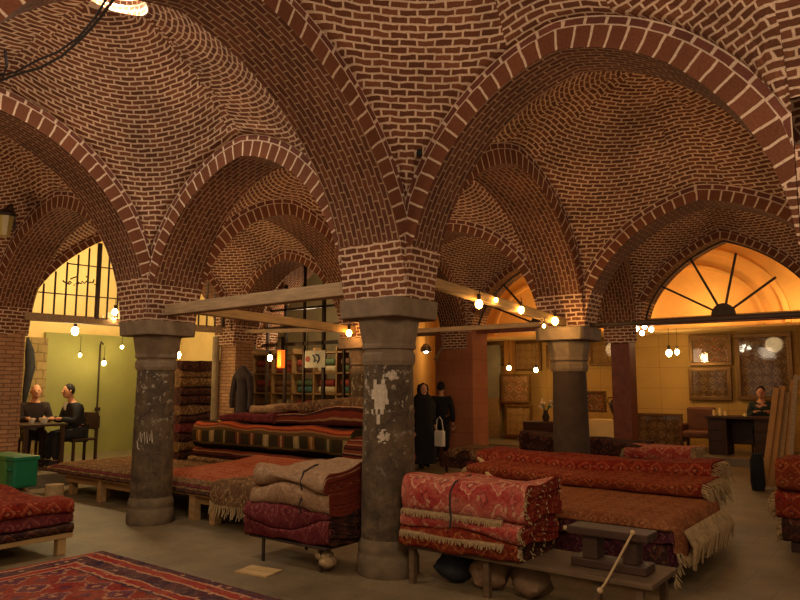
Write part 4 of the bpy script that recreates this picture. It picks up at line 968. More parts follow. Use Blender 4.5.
for i, m in enumerate(('r_red', 'r_maroon', 'r_brown')):
    folded('folded_rug', fl[i], m, -2.1 + .05 * i, -1.0, 4.55, 5.15, .102 + .155 * i, .15, 3, 120 + i, 'small rug pile before the back bench', sag=.015)
mb = MB(); mb.box(-2.1, -1.0, 4.6, 5.1, 0, .1); tag(mb.build('pallet', M['darkwood'], None, bevel=.01), 'low dark pallet under the small rug pile', 'pallet')
# --- right pile
folded('folded_carpet', 'dark patterned carpet at the bottom of the right edge pile', 'r_dark', 2.56, 3.9, 2.85, 3.55, .1, .2, 3, 130, 'carpets at the right edge', fr=[(-1, 5, .06)], sag=.02)
folded('folded_carpet', 'red carpet in the middle of the right edge pile', 'r_red', 2.52, 3.9, 2.85, 3.55, .31, .26, 3, 131, 'carpets at the right edge', fr=[(-1, 5, .08)], sag=.02)
folded('folded_carpet', 'red carpet on top of the right edge pile', 'r_rust', 2.54, 3.9, 2.85, 3.55, .57, .3, 3, 132, 'carpets at the right edge', sag=.03)
mb = MB(); mb.box(2.62, 3.8, 2.92, 3.5, 0, .1); tag(mb.build('pallet', M['darkwood'], None, bevel=.01), 'low pallet under the carpets at the right edge', 'pallet')

# --- leaning planks and frames
for i, (px0, px1, top, m, lab) in enumerate(((772, 781, 388, 'yellowwood', 'first yellow pine plank leaning at the right, leftmost of the bundle'), (778, 787, 386, 'yellowwood', 'second yellow pine plank from the left, leaning at the right'), (784, 791, 392, 'tanwood', 'third leaning plank, browner than the two left of it'), (790, 797, 380, 'yellowwood', 'rightmost yellow leaning plank'))):
    b = at(764 + i * 7, 489, Z=0); t = at((px0 + px1) / 2, top, Y=b.y + .35)
    mb = MB(); mb.bar(b + Vector((0, 0, .04)), t, .085, .05, up=Vector((0, 1, 0))); tag(mb.build('wooden_plank', M[m], None, bevel=.004), lab, 'plank', 'planks leaning at the right')
for i in range(3):
    b = Vector((2.02 + .13 * i, 6.75 + .08 * i, 0)); root = empty('stretcher_frame', b, ['front grey frame leaning behind the yellow planks', 'middle grey frame leaning behind the yellow planks', 'rearmost grey frame leaning behind the yellow planks'][i], 'frame', 'grey frames leaning at the right'); h = 1.75 + .03 * i; root.rotation_euler = (-.10, .10, 0)
    for n, q in (('side_rail', (-.03, .03, 0, .04, 0, h)), ('side_rail', (.5, .56, 0, .04, 0, h)), ('cross_rail', (.03, .5, 0, .04, 0.05, .12)), ('cross_rail', (.03, .5, 0, .04, h - .08, h - .0))):
        mb = MB(); mb.box(*q); mb.build(n, M['graywood'], root, bevel=.004)
mb = MB(); mb.lathe([(0, 0), (.11, 0), (.13, .1), (.12, .38), (.07, .46), (.0, .46)], n=14); o = mb.build('cloth_bag', M['black'], None, True, loc=(1.58, 7.0, 0)); o.scale = (.8, .8, 1.2); tag(o, 'black bag standing on the floor left of the yellow planks', 'bag')

# ------------------------------------------------------------------ goods in the recess shop
root = empty('goods_shelf', (-7.4, 6.4, 0), 'shop shelf stacked with folded cloth behind the grid window', 'shelf')
for z in (.5, .95, 1.4, 1.85, 2.3): mb = MB(); mb.box(-1.7, 1.7, -.2, .2, z - .03, z); mb.build('shelf_board', M['wood'], root)
for x in (-1.7, -1.02, -.34, .34, 1.02, 1.7): mb = MB(); mb.box(x - .02, x + .02, -.2, .2, 0, 2.4); mb.build('upright', M['wood'], root)
random.seed(11)
cc_ = ((140, 60, 46), (176, 158, 116), (84, 100, 62), (116, 80, 52), (150, 130, 98), (80, 52, 40), (62, 90, 78))
cm = [plain('folded_cloth_%s' % n, c, .9, 0, .15) for n, c in zip(('a', 'b', 'c', 'd', 'e', 'f', 'g'), cc_)]
cn = ['red', 'cream', 'green', 'brown', 'beige', 'dark brown', 'teal']
wh = ['leftmost', 'second', 'middle', 'fourth', 'rightmost']; lv = ['lowest', 'second lowest', 'third', 'upper']
for zi, z in enumerate((.5, .95, 1.4, 1.85)):
    for xi in range(5):
        for s_ in range(2):
            k = random.randrange(7); mb = MB(); w = random.uniform(.22, .29); mb.box(-w, w, -.15, .15, 0, .15)
            tag(mb.build('folded_cloth', cm[k], None, bevel=.05, loc=(-7.4 + (xi - 2) * .68, 6.4, z + .001 + s_ * .153)), '%s folded cloth, %s one of two in the %s bay of the %s shelf' % (cn[k], ['lower', 'upper'][s_], wh[xi], lv[zi]), 'cloth', 'folded cloths on the shop shelf')
mb = MB(); n = 40
for i in range(n):
    g = lambda i: (-4.95 + .62 * i / n, 5.02 + .03 * math.sin(i * 1.3) + .01 * math.sin(i * .37))
    for z0, z1 in ((.9, 1.6), (1.6, 2.48)):
        a, b = g(i), g(i + 1); mb.face([(a[0], a[1], z0), (b[0], b[1], z0), (b[0], b[1], z1), (a[0], a[1], z1)], [(i * .03, z0), (i * .03 + .03, z0), (i * .03 + .03, z1), (i * .03, z1)])
o = mb.build('curtain', M['r_brown'], None, True); q = o.modifiers.new('Solid', 'SOLIDIFY'); q.thickness = .012; tag(o, 'brown folded curtain hanging at the right of the grid window', 'curtain')
def lantern(p):
    root = empty('orange_lantern', p, 'long orange glowing lantern hanging before the grid window', 'lantern')
    mb = MB(); mb.box(-.06, .06, -.06, .06, -.18, .18); mb.build('shade', M['orange'], root, bevel=.02)
    mb = MB(); mb.box(-.045, .045, -.045, .045, .18, .45); mb.build('neck', M['iron'], root)
    mb = MB(); mb.tube([(0, 0, .45), (0, 0, .75)], .006, 5); mb.build('cord', M['cord'], root)
lantern(v3(at(281, 359, Y=4.9)))
p = at(316, 359, Y=5.05); root = empty('hanging_sign', v3(p), 'small white hanging sign with red and blue marks', 'sign')
mb = MB(); mb.box(-.30, .26, -.01, .01, -.17, .17); mb.build('board', plain('sign_white', (186, 176, 150), .6, 0, .05), root)
mb = MB(); mb.lathe([(0, -.004), (.06, -.004), (.06, .004), (0, .004)], n=14); q = mb.build('red_mark', plain('sign_red', (150, 40, 30), .6, 0, .05), root, loc=(-.22, -.016, 0)); q.rotation_euler.x = PI / 2
mb = MB()
for s_ in ([(-.08, .08), (-.02, .02), (-.05, -.06), (.03, -.02)], [(.06, .09), (.1, .0), (.05, -.08)], [(.0, .1), (.04, .06)]): mb.tube([(x, -.014, z) for x, z in s_], .014, 5)
mb.build('blue_mark', plain('sign_blue', (58, 84, 104), .6, 0, .05), root)
mb = MB(); mb.tube([(-.24, 0, .17), (-.24, 0, .5)], .006, 5); mb.tube([(.2, 0, .17), (.2, 0, .5)], .006, 5); mb.build('hanger', M['cord'], root)
# coat-like dark cloth by the far column
GARM = at(243, 372, Y=3.5)

# ------------------------------------------------------------------ pictures in the right shop
def framed(x0, x1, z0, z1, mat, label, y=12.44, tilt=0, fw=.06, group='framed carpets on the shop wall', gl=True, name='framed_carpet'):
    w, h = (x1 - x0) / 2, (z1 - z0); root = empty(name, ((x0 + x1) / 2, y, z0), label, 'picture', group); root.rotation_euler.x = tilt
    for n, q in (('frame', (-w, w, -.05, .03, 0, fw)), ('frame', (-w, w, -.05, .03, h - fw, h)), ('frame', (-w, -w + fw, -.05, .03, fw, h - fw)), ('frame', (w - fw, w, -.05, .03, fw, h - fw))):
        mb = MB(); mb.box(*q); mb.build(n, M['gold'], root, bevel=.01)
    mb = MB(); mb.box(-w + fw, w - fw, -.02, .02, fw, h - fw); mb.build('woven_picture', M[mat], root)
    if gl: mb = MB(); mb.face([(-w + fw, -.03, fw), (w - fw, -.03, fw), (w - fw, -.03, h - fw), (-w + fw, -.03, h - fw)]); mb.build('glazing', M['glass'], root)
    return root
def fpx(x0, y0, x1, y1, mat, label, Y=12.44, **k):
    a = at(x0, y1, Y=Y); b = at(x1, y0, Y=Y); return framed(a.x, b.x, a.z, b.z + 0, mat, label, Y, **k)
fpx(690, 334, 731, 366, 'picscene', 'upper of two stacked dark framed pictures in the middle of the ochre wall', fw=.09)
fpx(690, 367, 731, 400, 'picdark', 'lower of two stacked dark framed pictures, glinting with reflections', fw=.09)
fpx(738, 332, 791, 400, 'picdark', 'largest framed picture, at the right of the ochre wall above the seated man', fw=.1)
fpx(590, 338, 616, 366, 'piclight', 'framed picture of figures between the dark pillar and the red post', fw=.08)
fpx(488, 339, 512, 366, 'piclight', 'leftmost tan framed carpet high on the shop wall')
fpx(515, 341, 541, 371, 'piclight', 'tan framed carpet high on the wall, right of the leftmost one')
fpx(547, 344, 574, 369, 'piclight', 'framed carpet half hidden behind the dark pillar capital')
fpx(502, 374, 530, 403, 'picscene', 'reddish framed carpet under the pendant bulb', Y=12.0)
fpx(505, 405, 531, 436, 'piclight', 'framed carpet leaning below the reddish one', Y=11.6, tilt=-.1)
fpx(586, 391, 606, 412, 'picscene', 'small picture standing on the pale plinth by the urn', Y=11.5)
fpx(637, 414, 682, 445, 'picdark', 'wide dark framed carpet standing on the shop floor right of the red post', Y=11.2, tilt=-.06)
mb = MB(); q0 = at(478, 0, Y=12.3); q1 = at(500, 0, Y=12.3); 
p0 = at(480, 398, Y=12.3); p1 = at(500, 345, Y=12.3); mb.box(p0.x, p1.x, 12.25, 12.32, p0.z, p1.z); S(mb.build('trim_7', plain('grey_blue_panel', (150, 140, 112), .6, 0, .1)))
p0 = at(480, 432, Y=12.2); p1 = at(500, 398, Y=12.2); mb = MB(); mb.box(p0.x, p1.x, 12.1, 12.32, .15, p1.z); S(mb.build('trim_8', M['tanwood'], bevel=.01))
p0 = at(502, 0, Y=12.2); mb = MB(); mb.box(p0.x - .15, p0.x + .1, 12.2, 12.44, .15, 2.8); S(mb.build('trim_8', M['yellowwood'], bevel=.01))
# plinth and urn
a = at(592, 432, Y=10.9); b = at(628, 413, Y=10.9)
mb = MB(); mb.box(a.x, b.x, 10.7, 11.2, .15, b.z - .16); tag(mb.build('display_plinth', M['cream'], None, bevel=.01), 'pale lit plinth behind the dark pillar holding the urn', 'plinth')
c = at(611, 420, Y=10.5); root = empty('metal_urn', (c.x, 10.85, b.z - .16), 'dark two-handled urn left of the red-brown post', 'urn')
mb = MB(); mb.lathe([(0, 0), (.09, 0), (.1, .03), (.05, .07), (.12, .2), (.15, .32), (.13, .42), (.06, .48), (.07, .54), (.05, .56), (.0, .62)], n=18); mb.build('body', M['iron'], root, True)
for s_ in (-1, 1): mb = MB(); mb.tube([(s_ * .06, 0, .5), (s_ * .18, 0, .5), (s_ * .2, 0, .4), (s_ * .14, 0, .32)], .012, 6); mb.build('handle', M['iron'], root, True)
# flowers
c = at(546, 424, Y=10.4); root = empty('flower_vase', (c.x, 10.4, .72), 'vase of small white flowers left of the dark pillar', 'vase')
mb = MB(); mb.lathe([(0, 0), (.06, 0), (.09, .1), (.05, .22), (.06, .26)], n=14); mb.build('vase', M['iron'], root, True)
random.seed(2); mb = MB(); f2 = MB()
for k in range(16):
    a = random.uniform(0, 6.3); r = random.uniform(.05, .24); t = (r * math.cos(a), r * .6 * math.sin(a), .42 + random.uniform(-.1, .1)); mb.tube([(0, 0, .2), (t[0] * .5, t[1] * .5, .34), t], .005, 4); f2.ball(t, .03, 6)
mb.build('stems', M['crateB'], root); f2.build('blossoms', M['white'], root, True)
mb = MB(); mb.box(c.x - .5, c.x + .55, 10.2, 10.7, .15, .72); tag(mb.build('sideboard', M['darkwood'], None, bevel=.01), 'dark sideboard carrying the flower vase', 'sideboard')
# armchair, desk, cups
c = at(697, 440, Y=11.); root = empty('armchair', (c.x, 11.2, .15), 'brown leather armchair left of the desk', 'chair')
lm = plain('brown_leather', (96, 56, 30), .5, 0, .2, 8, .2)
for n, q in (('seat', (-.3, .3, -.28, .25, .3, .45)), ('backrest', (-.3, .3, .18, .32, .42, .95)), ('armrest', (-.36, -.27, -.28, .28, .2, .6)), ('armrest', (.27, .36, -.28, .28, .2, .6))):
    mb = MB(); mb.box(*q); mb.build(n, lm, root, bevel=.05)
for x in (-.3, .3):
    for y in (-.24, .24): mb = MB(); mb.box(x - .03, x + .03, y - .03, y + .03, 0, .31); mb.build('leg', M['darkwood'], root)
c = at(742, 440, Y=11.); root = empty('desk', (c.x, 11.0, .15), 'dark wooden desk in front of the seated shopkeeper', 'desk')
mb = MB(); mb.box(-.62, .62, -.35, .35, .74, .79); mb.build('desk_top', M['darkwood'], root, bevel=.008)
for n, q in (('pedestal', (-.58, -.22, -.3, .3, 0, .74)), ('pedestal', (.3, .58, -.3, .3, 0, .74)), ('modesty_panel', (-.22, .3, .2, .23, .2, .74))):
    mb = MB(); mb.box(*q); mb.build(n, M['darkwood'], root, bevel=.006)
dx = c.x
for pd, x0 in zip([q for q in root.children if q.name.startswith('pedestal')], (-.4, .44)):
    for z in (.15, .38, .6):
        mb = MB(); mb.box(x0 - .13, x0 + .13, -.315, -.30, z - .09, z + .09); d_ = mb.build('drawer', M['darkwood'], pd, bevel=.004)
mb = MB()
for i, (x, h) in enumerate(((-.5, .12), (-.38, .16), (-.28, .1), (.1, .06))):
    mb = MB(); mb.lathe([(0, 0), (.03, 0), (.035, h * .6), (.02, h), (.0, h)], n=10); tag(mb.build('small_vase' if i < 3 else 'tea_bowl', M['cream'], None, True, loc=(dx + x, 10.95, .942)), ['leftmost small pale vase on the shop desk', 'tallest small vase on the shop desk', 'third small vase on the shop desk, squat', 'low pale bowl on the desk before the shopkeeper'][i], 'vase' if i < 3 else 'bowl', None)
# passage: gilt framed windows, their backlight put into a pale cream colour
for i, (x0, x1) in enumerate(((416, 424), (426, 433), (434, 440))):
    a = at(x0, 395, Y=12.4); b = at(x1, 352 - 4 * i, Y=12.4)
    mb = MB(); mb.box(a.x, b.x, 12.5, 12.56, a.z, b.z); o = S(mb.build('window_2', plain('lit_cream_panel', (240, 200, 120), .6, 0, .05)))
p = at(426, 349, Y=8.4); root = empty('hanging_lamp', v3(p), 'round reflecting metal lamp hanging in the passage left of the tiled pier', 'lamp')
mb = MB(); mb.lathe([(0, .13), (.05, .12), (.12, .04), (.14, -.06), (.1, -.06), (.0, -.02)], n=16); mb.build('lamp_shade', plain('tin', (190, 180, 160), .25, .8, .1), root, True)
mb = MB(); mb.ball((0, 0, -.06), .045, 10); mb.build('bulb_glass', M['bulbw'], root, True); mb = MB(); mb.tube([(0, 0, .12), (0, 0, .6)], .006, 5); mb.build('cord', M['cord'], root)

# ------------------------------------------------------------------ left shop furniture
root = empty('tea_table', (-8.3, .82, .2), 'small dark table with cups between the two seated men', 'table')
mb = MB(); mb.box(-.42, .42, -.36, .36, .70, .74); mb.build('table_top', M['darkwood'], root, bevel=.006)
for x in (-.36, .36):
    for y in (-.3, .3): mb = MB(); mb.box(x - .03, x + .03, y - .03, y + .03, 0, .7); mb.build('leg', M['darkwood'], root)
for i, (px, lab) in enumerate(((29, 'cup at the left of the tea table'), (41, 'wider bowl at the front of the tea table'))):
    q = at(px, 418, X=-8.2); mb = MB(); r = (.05, .07)[i]; mb.lathe([(0, 0), (r * .6, 0), (r, .06), (r, .09), (r * .85, .09), (r * .5, .02), (0, .02)], n=14); tag(mb.build('tea_cup', M['white'], None, True, loc=(-8.1, max(.5, q.y), .943)), lab, 'cup')
root = empty('wooden_chair', (-8.2, 1.55, .2), 'dark wooden chair under the man in the suit', 'chair')
mb = MB(); mb.box(-.22, .22, -.22, .22, .42, .46); mb.build('seat', M['darkwood'], root, bevel=.006)
mb = MB(); mb.box(-.2, .2, .2, .24, .6, .9); mb.build('backrest', M['darkwood'], root, bevel=.01)
for x in (-.19, .19):
    for y in (-.19, .21): mb = MB(); mb.box(x - .02, x + .02, y - .02, y + .02, 0, .42 if y < 0 else .9); mb.build('leg', M['darkwood'], root)
p = at(99, 372, X=-10.0); root = empty('wall_pole', (-10.0, p.y, .2), 'thin upright pole with a hook lamp on the green wall', 'pole')
mb = MB(); mb.tube([(0, 0, 0), (0, 0, 2.2)], .018, 6); mb.build('pole', M['iron'], root); mb = MB(); mb.tube([(0, 0, 2.2), (.03, .0, 2.28), (.05, .04, 2.22)], .02, 6); mb.build('hook', M['iron'], root)
mb = MB(); mb.box(-.02, .04, -.04, .05, .85, .92); mb.box(-.02, .04, -.04, .05, .5, .75); mb.build('fitting', M['iron'], root)
p0 = at(24, 395, X=-9.2); mb = MB(); 
for i in range(9): pass
mb.tube([(-9.2, p0.y, 1.15), (-9.2, p0.y + .03, 1.5), (-9.2, p0.y + .08, 1.9), (-9.2, p0.y + .05, 2.2), (-9.2, p0.y + .0, 2.45)], [.02, .06, .09, .08, .02], 8); tag(mb.build('hanging_garment', M['suit'], None, True), 'dark scarf hanging beside the left brick pier', 'garment')
# wall lantern at the left edge
p = at(5, 224, Y=-.9); root = empty('wall_lantern', v3(p), 'dark wall lantern with a yellowish pane at the far left edge', 'lantern')
mb = MB(); mb.lathe([(0, -.16), (.07, -.16), (.11, .12)], n=8); mb.build('lantern_glass', plain('yellowed_glass', (150, 130, 70), .3, 0, .1), root)
mb = MB(); mb.lathe([(.0, .22), (.05, .2), (.14, .13), (.14, .1), (0, .1)], n=8); mb.build('cap', M['iron'], root)
mb = MB(); mb.tube([(.0, 0, .2), (-.1, .1, .3), (-.22, .2, .2), (-.3, .25, .0)], .02, 6); mb.build('bracket', M['iron'], root)
# cables at top left
for k, pts in enumerate(([(116, -4), (100, 18), (84, 36), (62, 56), (40, 68), (18, 74), (2, 80), (-8, 84)], [(108, -4), (95, 18), (78, 38), (58, 52), (38, 60), (16, 72), (-2, 76), (-8, 80)], [(-6, 12), (1, 28), (5, 50), (7, 66), (3, 76), (-6, 70)])):
    mb = MB(); ps = [at(x, y, Y=-2.2) for x, y in pts]
    mb.tube(ps, (.012, .010, .014)[k], 7); tag(mb.build('electric_cable', M['cord'], None, True), ['lower black cable sagging across the top left corner', 'upper black cable sagging across the top left corner', 'looped black cable end at the top left edge'][k], 'cable')
# little hole plug in the near gore
p = at(421, 153, Y=-.42); mb = MB(); mb.lathe([(0, 0), (.032, 0), (.028, .03), (0, .03)], n=12); o = mb.build('trim_9', M['black'], None, True, loc=v3(p)); o.rotation_euler = (PI / 2, 0, -.6); S(o)

# ------------------------------------------------------------------ people
def skinned(name, chains, mat, parent=None, sub=1, extra=None, smooth=True):
    """chains: list of [(point, radius), ...]; first point of each later chain may repeat a point of an earlier one"""
    vs = []; rs = []; es = []; idx = {}
    for ch in chains:
        pv = None
        for p, r in ch:
            k = tuple(round(c, 4) for c in p)
            if k not in idx: idx[k] = len(vs); vs.append(k); rs.append(r)
            if pv is not None and pv != idx[k]: es.append((pv, idx[k]))
            pv = idx[k]
    me = bpy.data.meshes.new(name); me.from_pydata(vs, es, []); o = bpy.data.objects.new(name, me); col.objects.link(o)
    m = o.modifiers.new('Skin', 'SKIN'); 
    for i, v in enumerate(me.skin_vertices[0].data):
        r = rs[i]; v.radius = r if isinstance(r, (tuple, list)) else (r, r); v.use_root = (i == 0)
    s_ = o.modifiers.new('Sub', 'SUBSURF'); s_.levels = s_.render_levels = sub
    dg = bpy.context.evaluated_depsgraph_get(); dg.update(); m2 = bpy.data.meshes.new_from_object(o.evaluated_get(dg))
    bpy.data.objects.remove(o)
    if extra:
        import bmesh
        eb = MB(); extra(eb); t = eb.build('tmp', mat, None); bm = bmesh.new(); bm.from_mesh(m2); bm.from_mesh(t.data); bm.to_mesh(m2); bm.free(); bpy.data.objects.remove(t)
    m2.materials.clear(); m2.materials.append(mat); m2.polygons.foreach_set('use_smooth', [True] * len(m2.polygons)); m2.name = name
    o = bpy.data.objects.new(name, m2); col.objects.link(o); o.parent = parent; return o
def person(loc, rz, label, pose, coat, legs, hairc='hair', bald=False, shirt=True, veil=False, scale=1):
    root = empty('person', loc, label, 'person', None, rz); root.scale = (scale,) * 3
    # local frame: facing -y, z up, origin on the floor under the pelvis
    J = pose; V_ = Vector
    pel = J['pelvis']; ch = J['chest']; nk = J['neck']; hd = J['head']
    def hands(eb):
        for s_ in (-1, 1):
            h = V_(J['hand%d' % s_]); e = V_(J['elbow%d' % s_]); d = (h - e).normalized(); sd = d.cross(V_((0, 0, 1))).normalized()
            for k in range(4):
                b = h + d * .05 + sd * (k - 1.5) * .019; L_ = (.065, .075, .07, .055)[k]; eb.tube([b, b + d * L_ * .55 + V_((0, 0, -.006)), b + d * L_ + V_((0, 0, -.025))], [.009, .0085, .007], 6)
            b = h + d * .01 + sd * s_ * -.03; eb.tube([b, b + d * .035 + sd * s_ * -.025, b + d * .06 + sd * s_ * -.02], [.011, .010, .008], 6)
        c = V_(hd)
        eb.ball(c, .1, 16, sc=(.78, .95, 1.22)); f = V_(J.get('face', (0, -1, 0))).normalized(); r_ = V_((-f.y, f.x, 0))
        eb.tube([c + f * .085 + V_((0, 0, .02)), c + f * .115 + V_((0, 0, -.02)), c + f * .092 + V_((0, 0, -.032))], [.009, .014, .01], 6)
        eb.ball(c + f * .03 + V_((0, 0, -.07)), .055, 10, sc=(1, 1, .8))
        for s_ in (-1, 1): eb.ball(c + r_ * s_ * .078, .026, 8, sc=(.5, .7, 1.2))
    chains = [[(pel, .12), (J['waist'], .12), (ch, (.15, .11)), (nk, .05), (hd, .07)]]
    for s_ in (-1, 1):
        chains.append([(ch, (.15, .11)), (J['sh%d' % s_], .055), (J['elbow%d' % s_], .042), (J['wrist%d' % s_], .028), (J['hand%d' % s_], (.038, .02))])
        chains.append([(pel, .12), (J['hip%d' % s_], .085), (J['knee%d' % s_], .06), (J['ankle%d' % s_], .038), (J['toe%d' % s_], (.04, .025))])
    body = skinned('body', chains, M['skin'], root, 1, hands)
    # eyes, mouth
    f = V_(J.get('face', (0, -1, 0))).normalized(); r_ = V_((-f.y, f.x, 0)); c = V_(hd)
    mb = MB()
    for s_ in (-1, 1): mb.ball(c + f * .084 + r_ * s_ * .032 + V_((0, 0, .015)), .011, 8)
    mb.build('eyes', M['cord'], root, True); mb = MB(); mb.tube([c + f * .088 + r_ * -.022 + V_((0, 0, -.056)), c + f * .096 + V_((0, 0, -.055)), c + f * .088 + r_ * .022 + V_((0, 0, -.056))], .005, 5); mb.build('mouth', M['redpost'], root, True)
    if not veil:
        mb = MB(); b = -f * .018 + V_((0, 0, .028))
        if bald:
            for s_ in (-1, 1): mb.ball(c + r_ * s_ * .062 - f * .035 + V_((0, 0, -.005)), .042, 8, sc=(.7, 1.1, 1.2))
            mb.ball(c - f * .075 + V_((0, 0, -.01)), .05, 8)
        else:
            mb.ball(c + b, .102, 14, sc=(.84, .95, 1.12))
        mb.build('hair', M[hairc], root, True)
    g = .028
    cc = [[(Vector(pel) + Vector((0, 0, -.04)), .16), (J['waist'], .15), (ch, (.18, .135)), ((V_(ch) * .35 + V_(nk) * .65), .07)]]
    for s_ in (-1, 1): cc.append([(ch, (.18, .135)), (J['sh%d' % s_], .085), (J['elbow%d' % s_], .066), (J['wrist%d' % s_], .048)])
    skinned('coat', cc, M[coat], root)
    tr = []
    for s_ in (-1, 1): tr.append([(pel, .15), (J['hip%d' % s_], .112), (J['knee%d' % s_], .084), (J['ankle%d' % s_], .06)])
    skinned('trousers', tr, M[legs], root)
    for s_ in (-1, 1):
        a = V_(J['ankle%d' % s_]); t = V_(J['toe%d' % s_]); mb = MB(); mb.tube([a + V_((0, .05, -.03)), a + V_((0, 0, -.02)), t * .5 + a * .5 + V_((0, 0, -.0)), t], [.035, .05, .045, .03], 10); mb.build('shoe', M['cord'], root, True)
    if shirt:
        mb = MB(); n0 = V_(nk) + V_((0, -.05, -.05)); c0 = V_(ch) + V_((0, -.135, -.02)); mb.face([n0 + V_((-.05, -.04, 0)), c0, n0 + V_((.05, -.04, 0))]); mb.tube([n0 + V_((0, -.03, .01)), (n0 + c0) / 2 + V_((0, -.035, 0)), c0], [.03, .032, .015], 8); mb.build('shirt', M['white'], root, True)
    return root
def sit(lean=.0, reach=.45, hz=.74, head_dy=0, seat=.47):
    J = dict(pelvis=(0, 0, seat + .09), waist=(0, -.02 - lean * .2, seat + .27), chest=(0, -.05 - lean, seat + .50), neck=(0, -.07 - lean * 1.3, seat + .66), head=(0, -.11 - lean * 1.6 + head_dy, seat + .80))
    for s_ in (-1, 1):
        J['sh%d' % s_] = (s_ * .19, -.05 - lean, seat + .54); J['elbow%d' % s_] = (s_ * .25, -.12 - lean, seat + .29); J['wrist%d' % s_] = (s_ * .13, -reach + .08, hz + .05); J['hand%d' % s_] = (s_ * .10, -reach, hz + .045)
        J['hip%d' % s_] = (s_ * .10, -.03, seat + .08); J['knee%d' % s_] = (s_ * .13, -.45, seat + .05); J['ankle%d' % s_] = (s_ * .13, -.42, .10); J['toe%d' % s_] = (s_ * .14, -.58, .04)
    return J
# man in suit: in profile, facing the table (toward -y); bald man faces the hall
J = sit(.06, .46, .76); person((-8.2, 1.52, .2), 0, 'person in a dark suit and white shirt seated in profile, hands on the tea table', J, 'suit', 'suit')
YM = at(38, 405, X=-8.8).y
root = empty('stool', (-8.95, YM, .2), 'low stool under the bald man behind the tea table', 'stool')
mb = MB(); mb.box(-.18, .18, -.18, .18, .42, .46); mb.build('seat', M['darkwood'], root, bevel=.008)
for x in (-.15, .15):
    for y in (-.15, .15): mb = MB(); mb.box(x - .02, x + .02, y - .02, y + .02, 0, .42); mb.build('leg', M['darkwood'], root)
J = sit(.04, .44, .76); person((-8.95, YM, .2), math.radians(72), 'balding person in a dark jumper seated facing the hall behind the tea table', J, 'jumper', 'jumper', bald=True, shirt=False)
# shopkeeper
q = at(761, 398, Y=11.6); root = empty('wooden_chair', (q.x, 11.66, .15), 'chair under the shopkeeper behind the desk', 'chair')
mb = MB(); mb.box(-.22, .22, -.22, .22, .42, .46); mb.build('seat', M['darkwood'], root)
mb = MB(); mb.box(-.22, .22, .2, .24, .5, .95); mb.build('backrest', M['darkwood'], root)
for x in (-.19, .19):
    for y in (-.19, .19): mb = MB(); mb.box(x - .02, x + .02, y - .02, y + .02, 0, .42); mb.build('leg', M['darkwood'], root)
J = sit(.03, .42, .83); person((q.x, 11.62, .15), math.radians(10), 'person in a dark green coat sitting behind the shop desk', J, 'greencoat', 'suit', shirt=False)
c = GARM
g_ = skinned('hanging_garment', [[((0, 0, 1.95), .05), ((0, 0, 1.82), (.15, .09)), ((0, .01, 1.5), (.14, .1)), ((.01, 0, 1.2), (.16, .1)), ((0, 0, .85), (.20, .1))], [((0, 0, 1.82), (.15, .09)), ((-.2, 0, 1.72), .07), ((-.26, -.02, 1.4), .055), ((-.25, -.03, 1.15), .05)], [((0, 0, 1.82), (.15, .09)), ((.2, 0, 1.72), .07), ((.26, -.02, 1.4), .055), ((.24, -.03, 1.12), .05)]], M['jumper'])
g_.location = (c.x, c.y, 0); tag(g_, 'dark coat hanging on the pale far column', 'garment')
# woman in a long black veil, walking away to the right, and a companion
def stand(armf=.0):
    J = dict(pelvis=(0, 0, .92), waist=(0, 0, 1.08), chest=(0, 0, 1.30), neck=(0, -.01, 1.46), head=(0, -.03, 1.60))
    for s_ in (-1, 1):
        J['sh%d' % s_] = (s_ * .18, 0, 1.37); J['elbow%d' % s_] = (s_ * .24, .02, 1.10); J['wrist%d' % s_] = (s_ * .25, -.08, .86); J['hand%d' % s_] = (s_ * .25, -.10, .79)
        J['hip%d' % s_] = (s_ * .09, 0, .88); J['knee%d' % s_] = (s_ * .10, -.06 * s_, .48); J['ankle%d' % s_] = (s_ * .10, .10 * s_, .09); J['toe%d' % s_] = (s_ * .11, .10 * s_ - .15, .04)
    return J
wpos = at(423, 468, Z=0)
pw = person((wpos.x, wpos.y, 0), math.radians(60), 'person in a long black veil standing in the passage with a pale bag', stand(), 'black', 'black', shirt=False, veil=True, scale=.93)
mb = MB(); n = 24
prof = [(.30, .10), (.29, .4), (.26, .8), (.25, 1.1), (.27, 1.25), (.22, 1.42), (.12, 1.52), (.125, 1.62), (.105, 1.70), (.0, 1.745)]
for i in range(len(prof) - 1):
    for k in range(n):
        def g(i, k):
            a = 2 * PI * k / n; r, z = prof[i]; w = 1 + .09 * math.sin(a * 5 + z * 2) * (1 if z < 1.3 else 0); y = r * w * math.sin(a) * (.8 if z < 1.4 else 1)
            if z > 1.5 and math.sin(a) < -.55: y = -.055   # open at the face
            return (r * w * math.cos(a), y, z)
        mb.face([g(i, k), g(i, k + 1), g(i + 1, k + 1), g(i + 1, k)])
mb.build('veil', M['black'], pw, True)
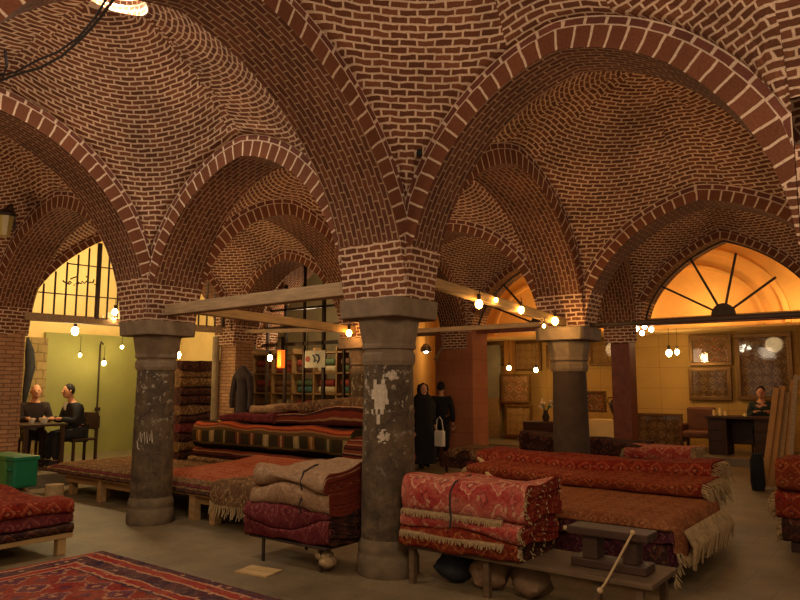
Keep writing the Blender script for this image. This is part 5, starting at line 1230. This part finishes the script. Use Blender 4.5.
root = empty('shoulder_bag', (wpos.x + .36, wpos.y + .05, .42), 'white bag hanging at the side of the veiled person', 'bag')
mb = MB(); mb.box(-.10, .10, -.05, .05, 0, .30); mb.build('bag_body', M['white'], root, bevel=.02); mb = MB(); mb.tube([(-.08, 0, .3), (-.06, 0, .5), (.0, 0, .56), (.05, 0, .5), (.08, 0, .3)], .01, 6); mb.build('strap', M['white'], root)
w2 = at(430, 466, Z=0); J = stand(); person((w2.x - .1, w2.y + .55, 0), math.radians(-150), 'dark haired person in black half hidden behind the veiled one', J, 'black', 'black', shirt=False, scale=.95)

# ------------------------------------------------------------------ general lighting
w = bpy.data.worlds.new('World'); sc.world = w; w.use_nodes = True; bg = w.node_tree.nodes['Background']; bg.inputs[0].default_value = (1, .72, .48, 1); bg.inputs[1].default_value = .42
WARM = (1, .74, .50)
NEAR = (1, .82, .64)
light('near_fill', (3.2, -3.4, 3.1), 235, NEAR, .5)  # unseen fill lights, added to brighten the near vaults
light('near_fill', (-1.6, -3.3, 3.0), 80, (1, .76, .52), .5)
HALL = (1, .66, .38)
light('hall_fill', (1.8, 1.9, 2.7), 28, HALL, .3)  # fill lights added bay by bay, with no fitting hanging there
light('hall_fill', (-1.9, 1.9, 2.7), 42, HALL, .3)
light('hall_fill', (-5.3, 1.9, 2.7), 36, HALL, .3)
light('hall_fill', (-5.3, -2.2, 2.7), 42, HALL, .3)
light('hall_fill', (1.2, 5.9, 2.5), 22, HALL, .3)
light('hall_fill', (-2.3, 5.9, 2.5), 22, HALL, .3)
light('skylight_daylight', (oc.x, oc.y, ozt - .05), 60, (1, .93, .8), kind='AREA', size=.5)

cam = bpy.data.cameras.new('Camera'); co = bpy.data.objects.new('Camera', cam); col.objects.link(co)
co.location = CAM; co.rotation_euler = (PI / 2 + TH, 0, YAW); cam.sensor_width = 36; cam.lens = F * 36 / 800; cam.clip_start = .05
sc.camera = co
vs = sc.view_settings; vs.view_transform = 'Standard'; vs.look = 'None'; vs.gamma = 1; vs.exposure = 0; vs.use_curve_mapping = False
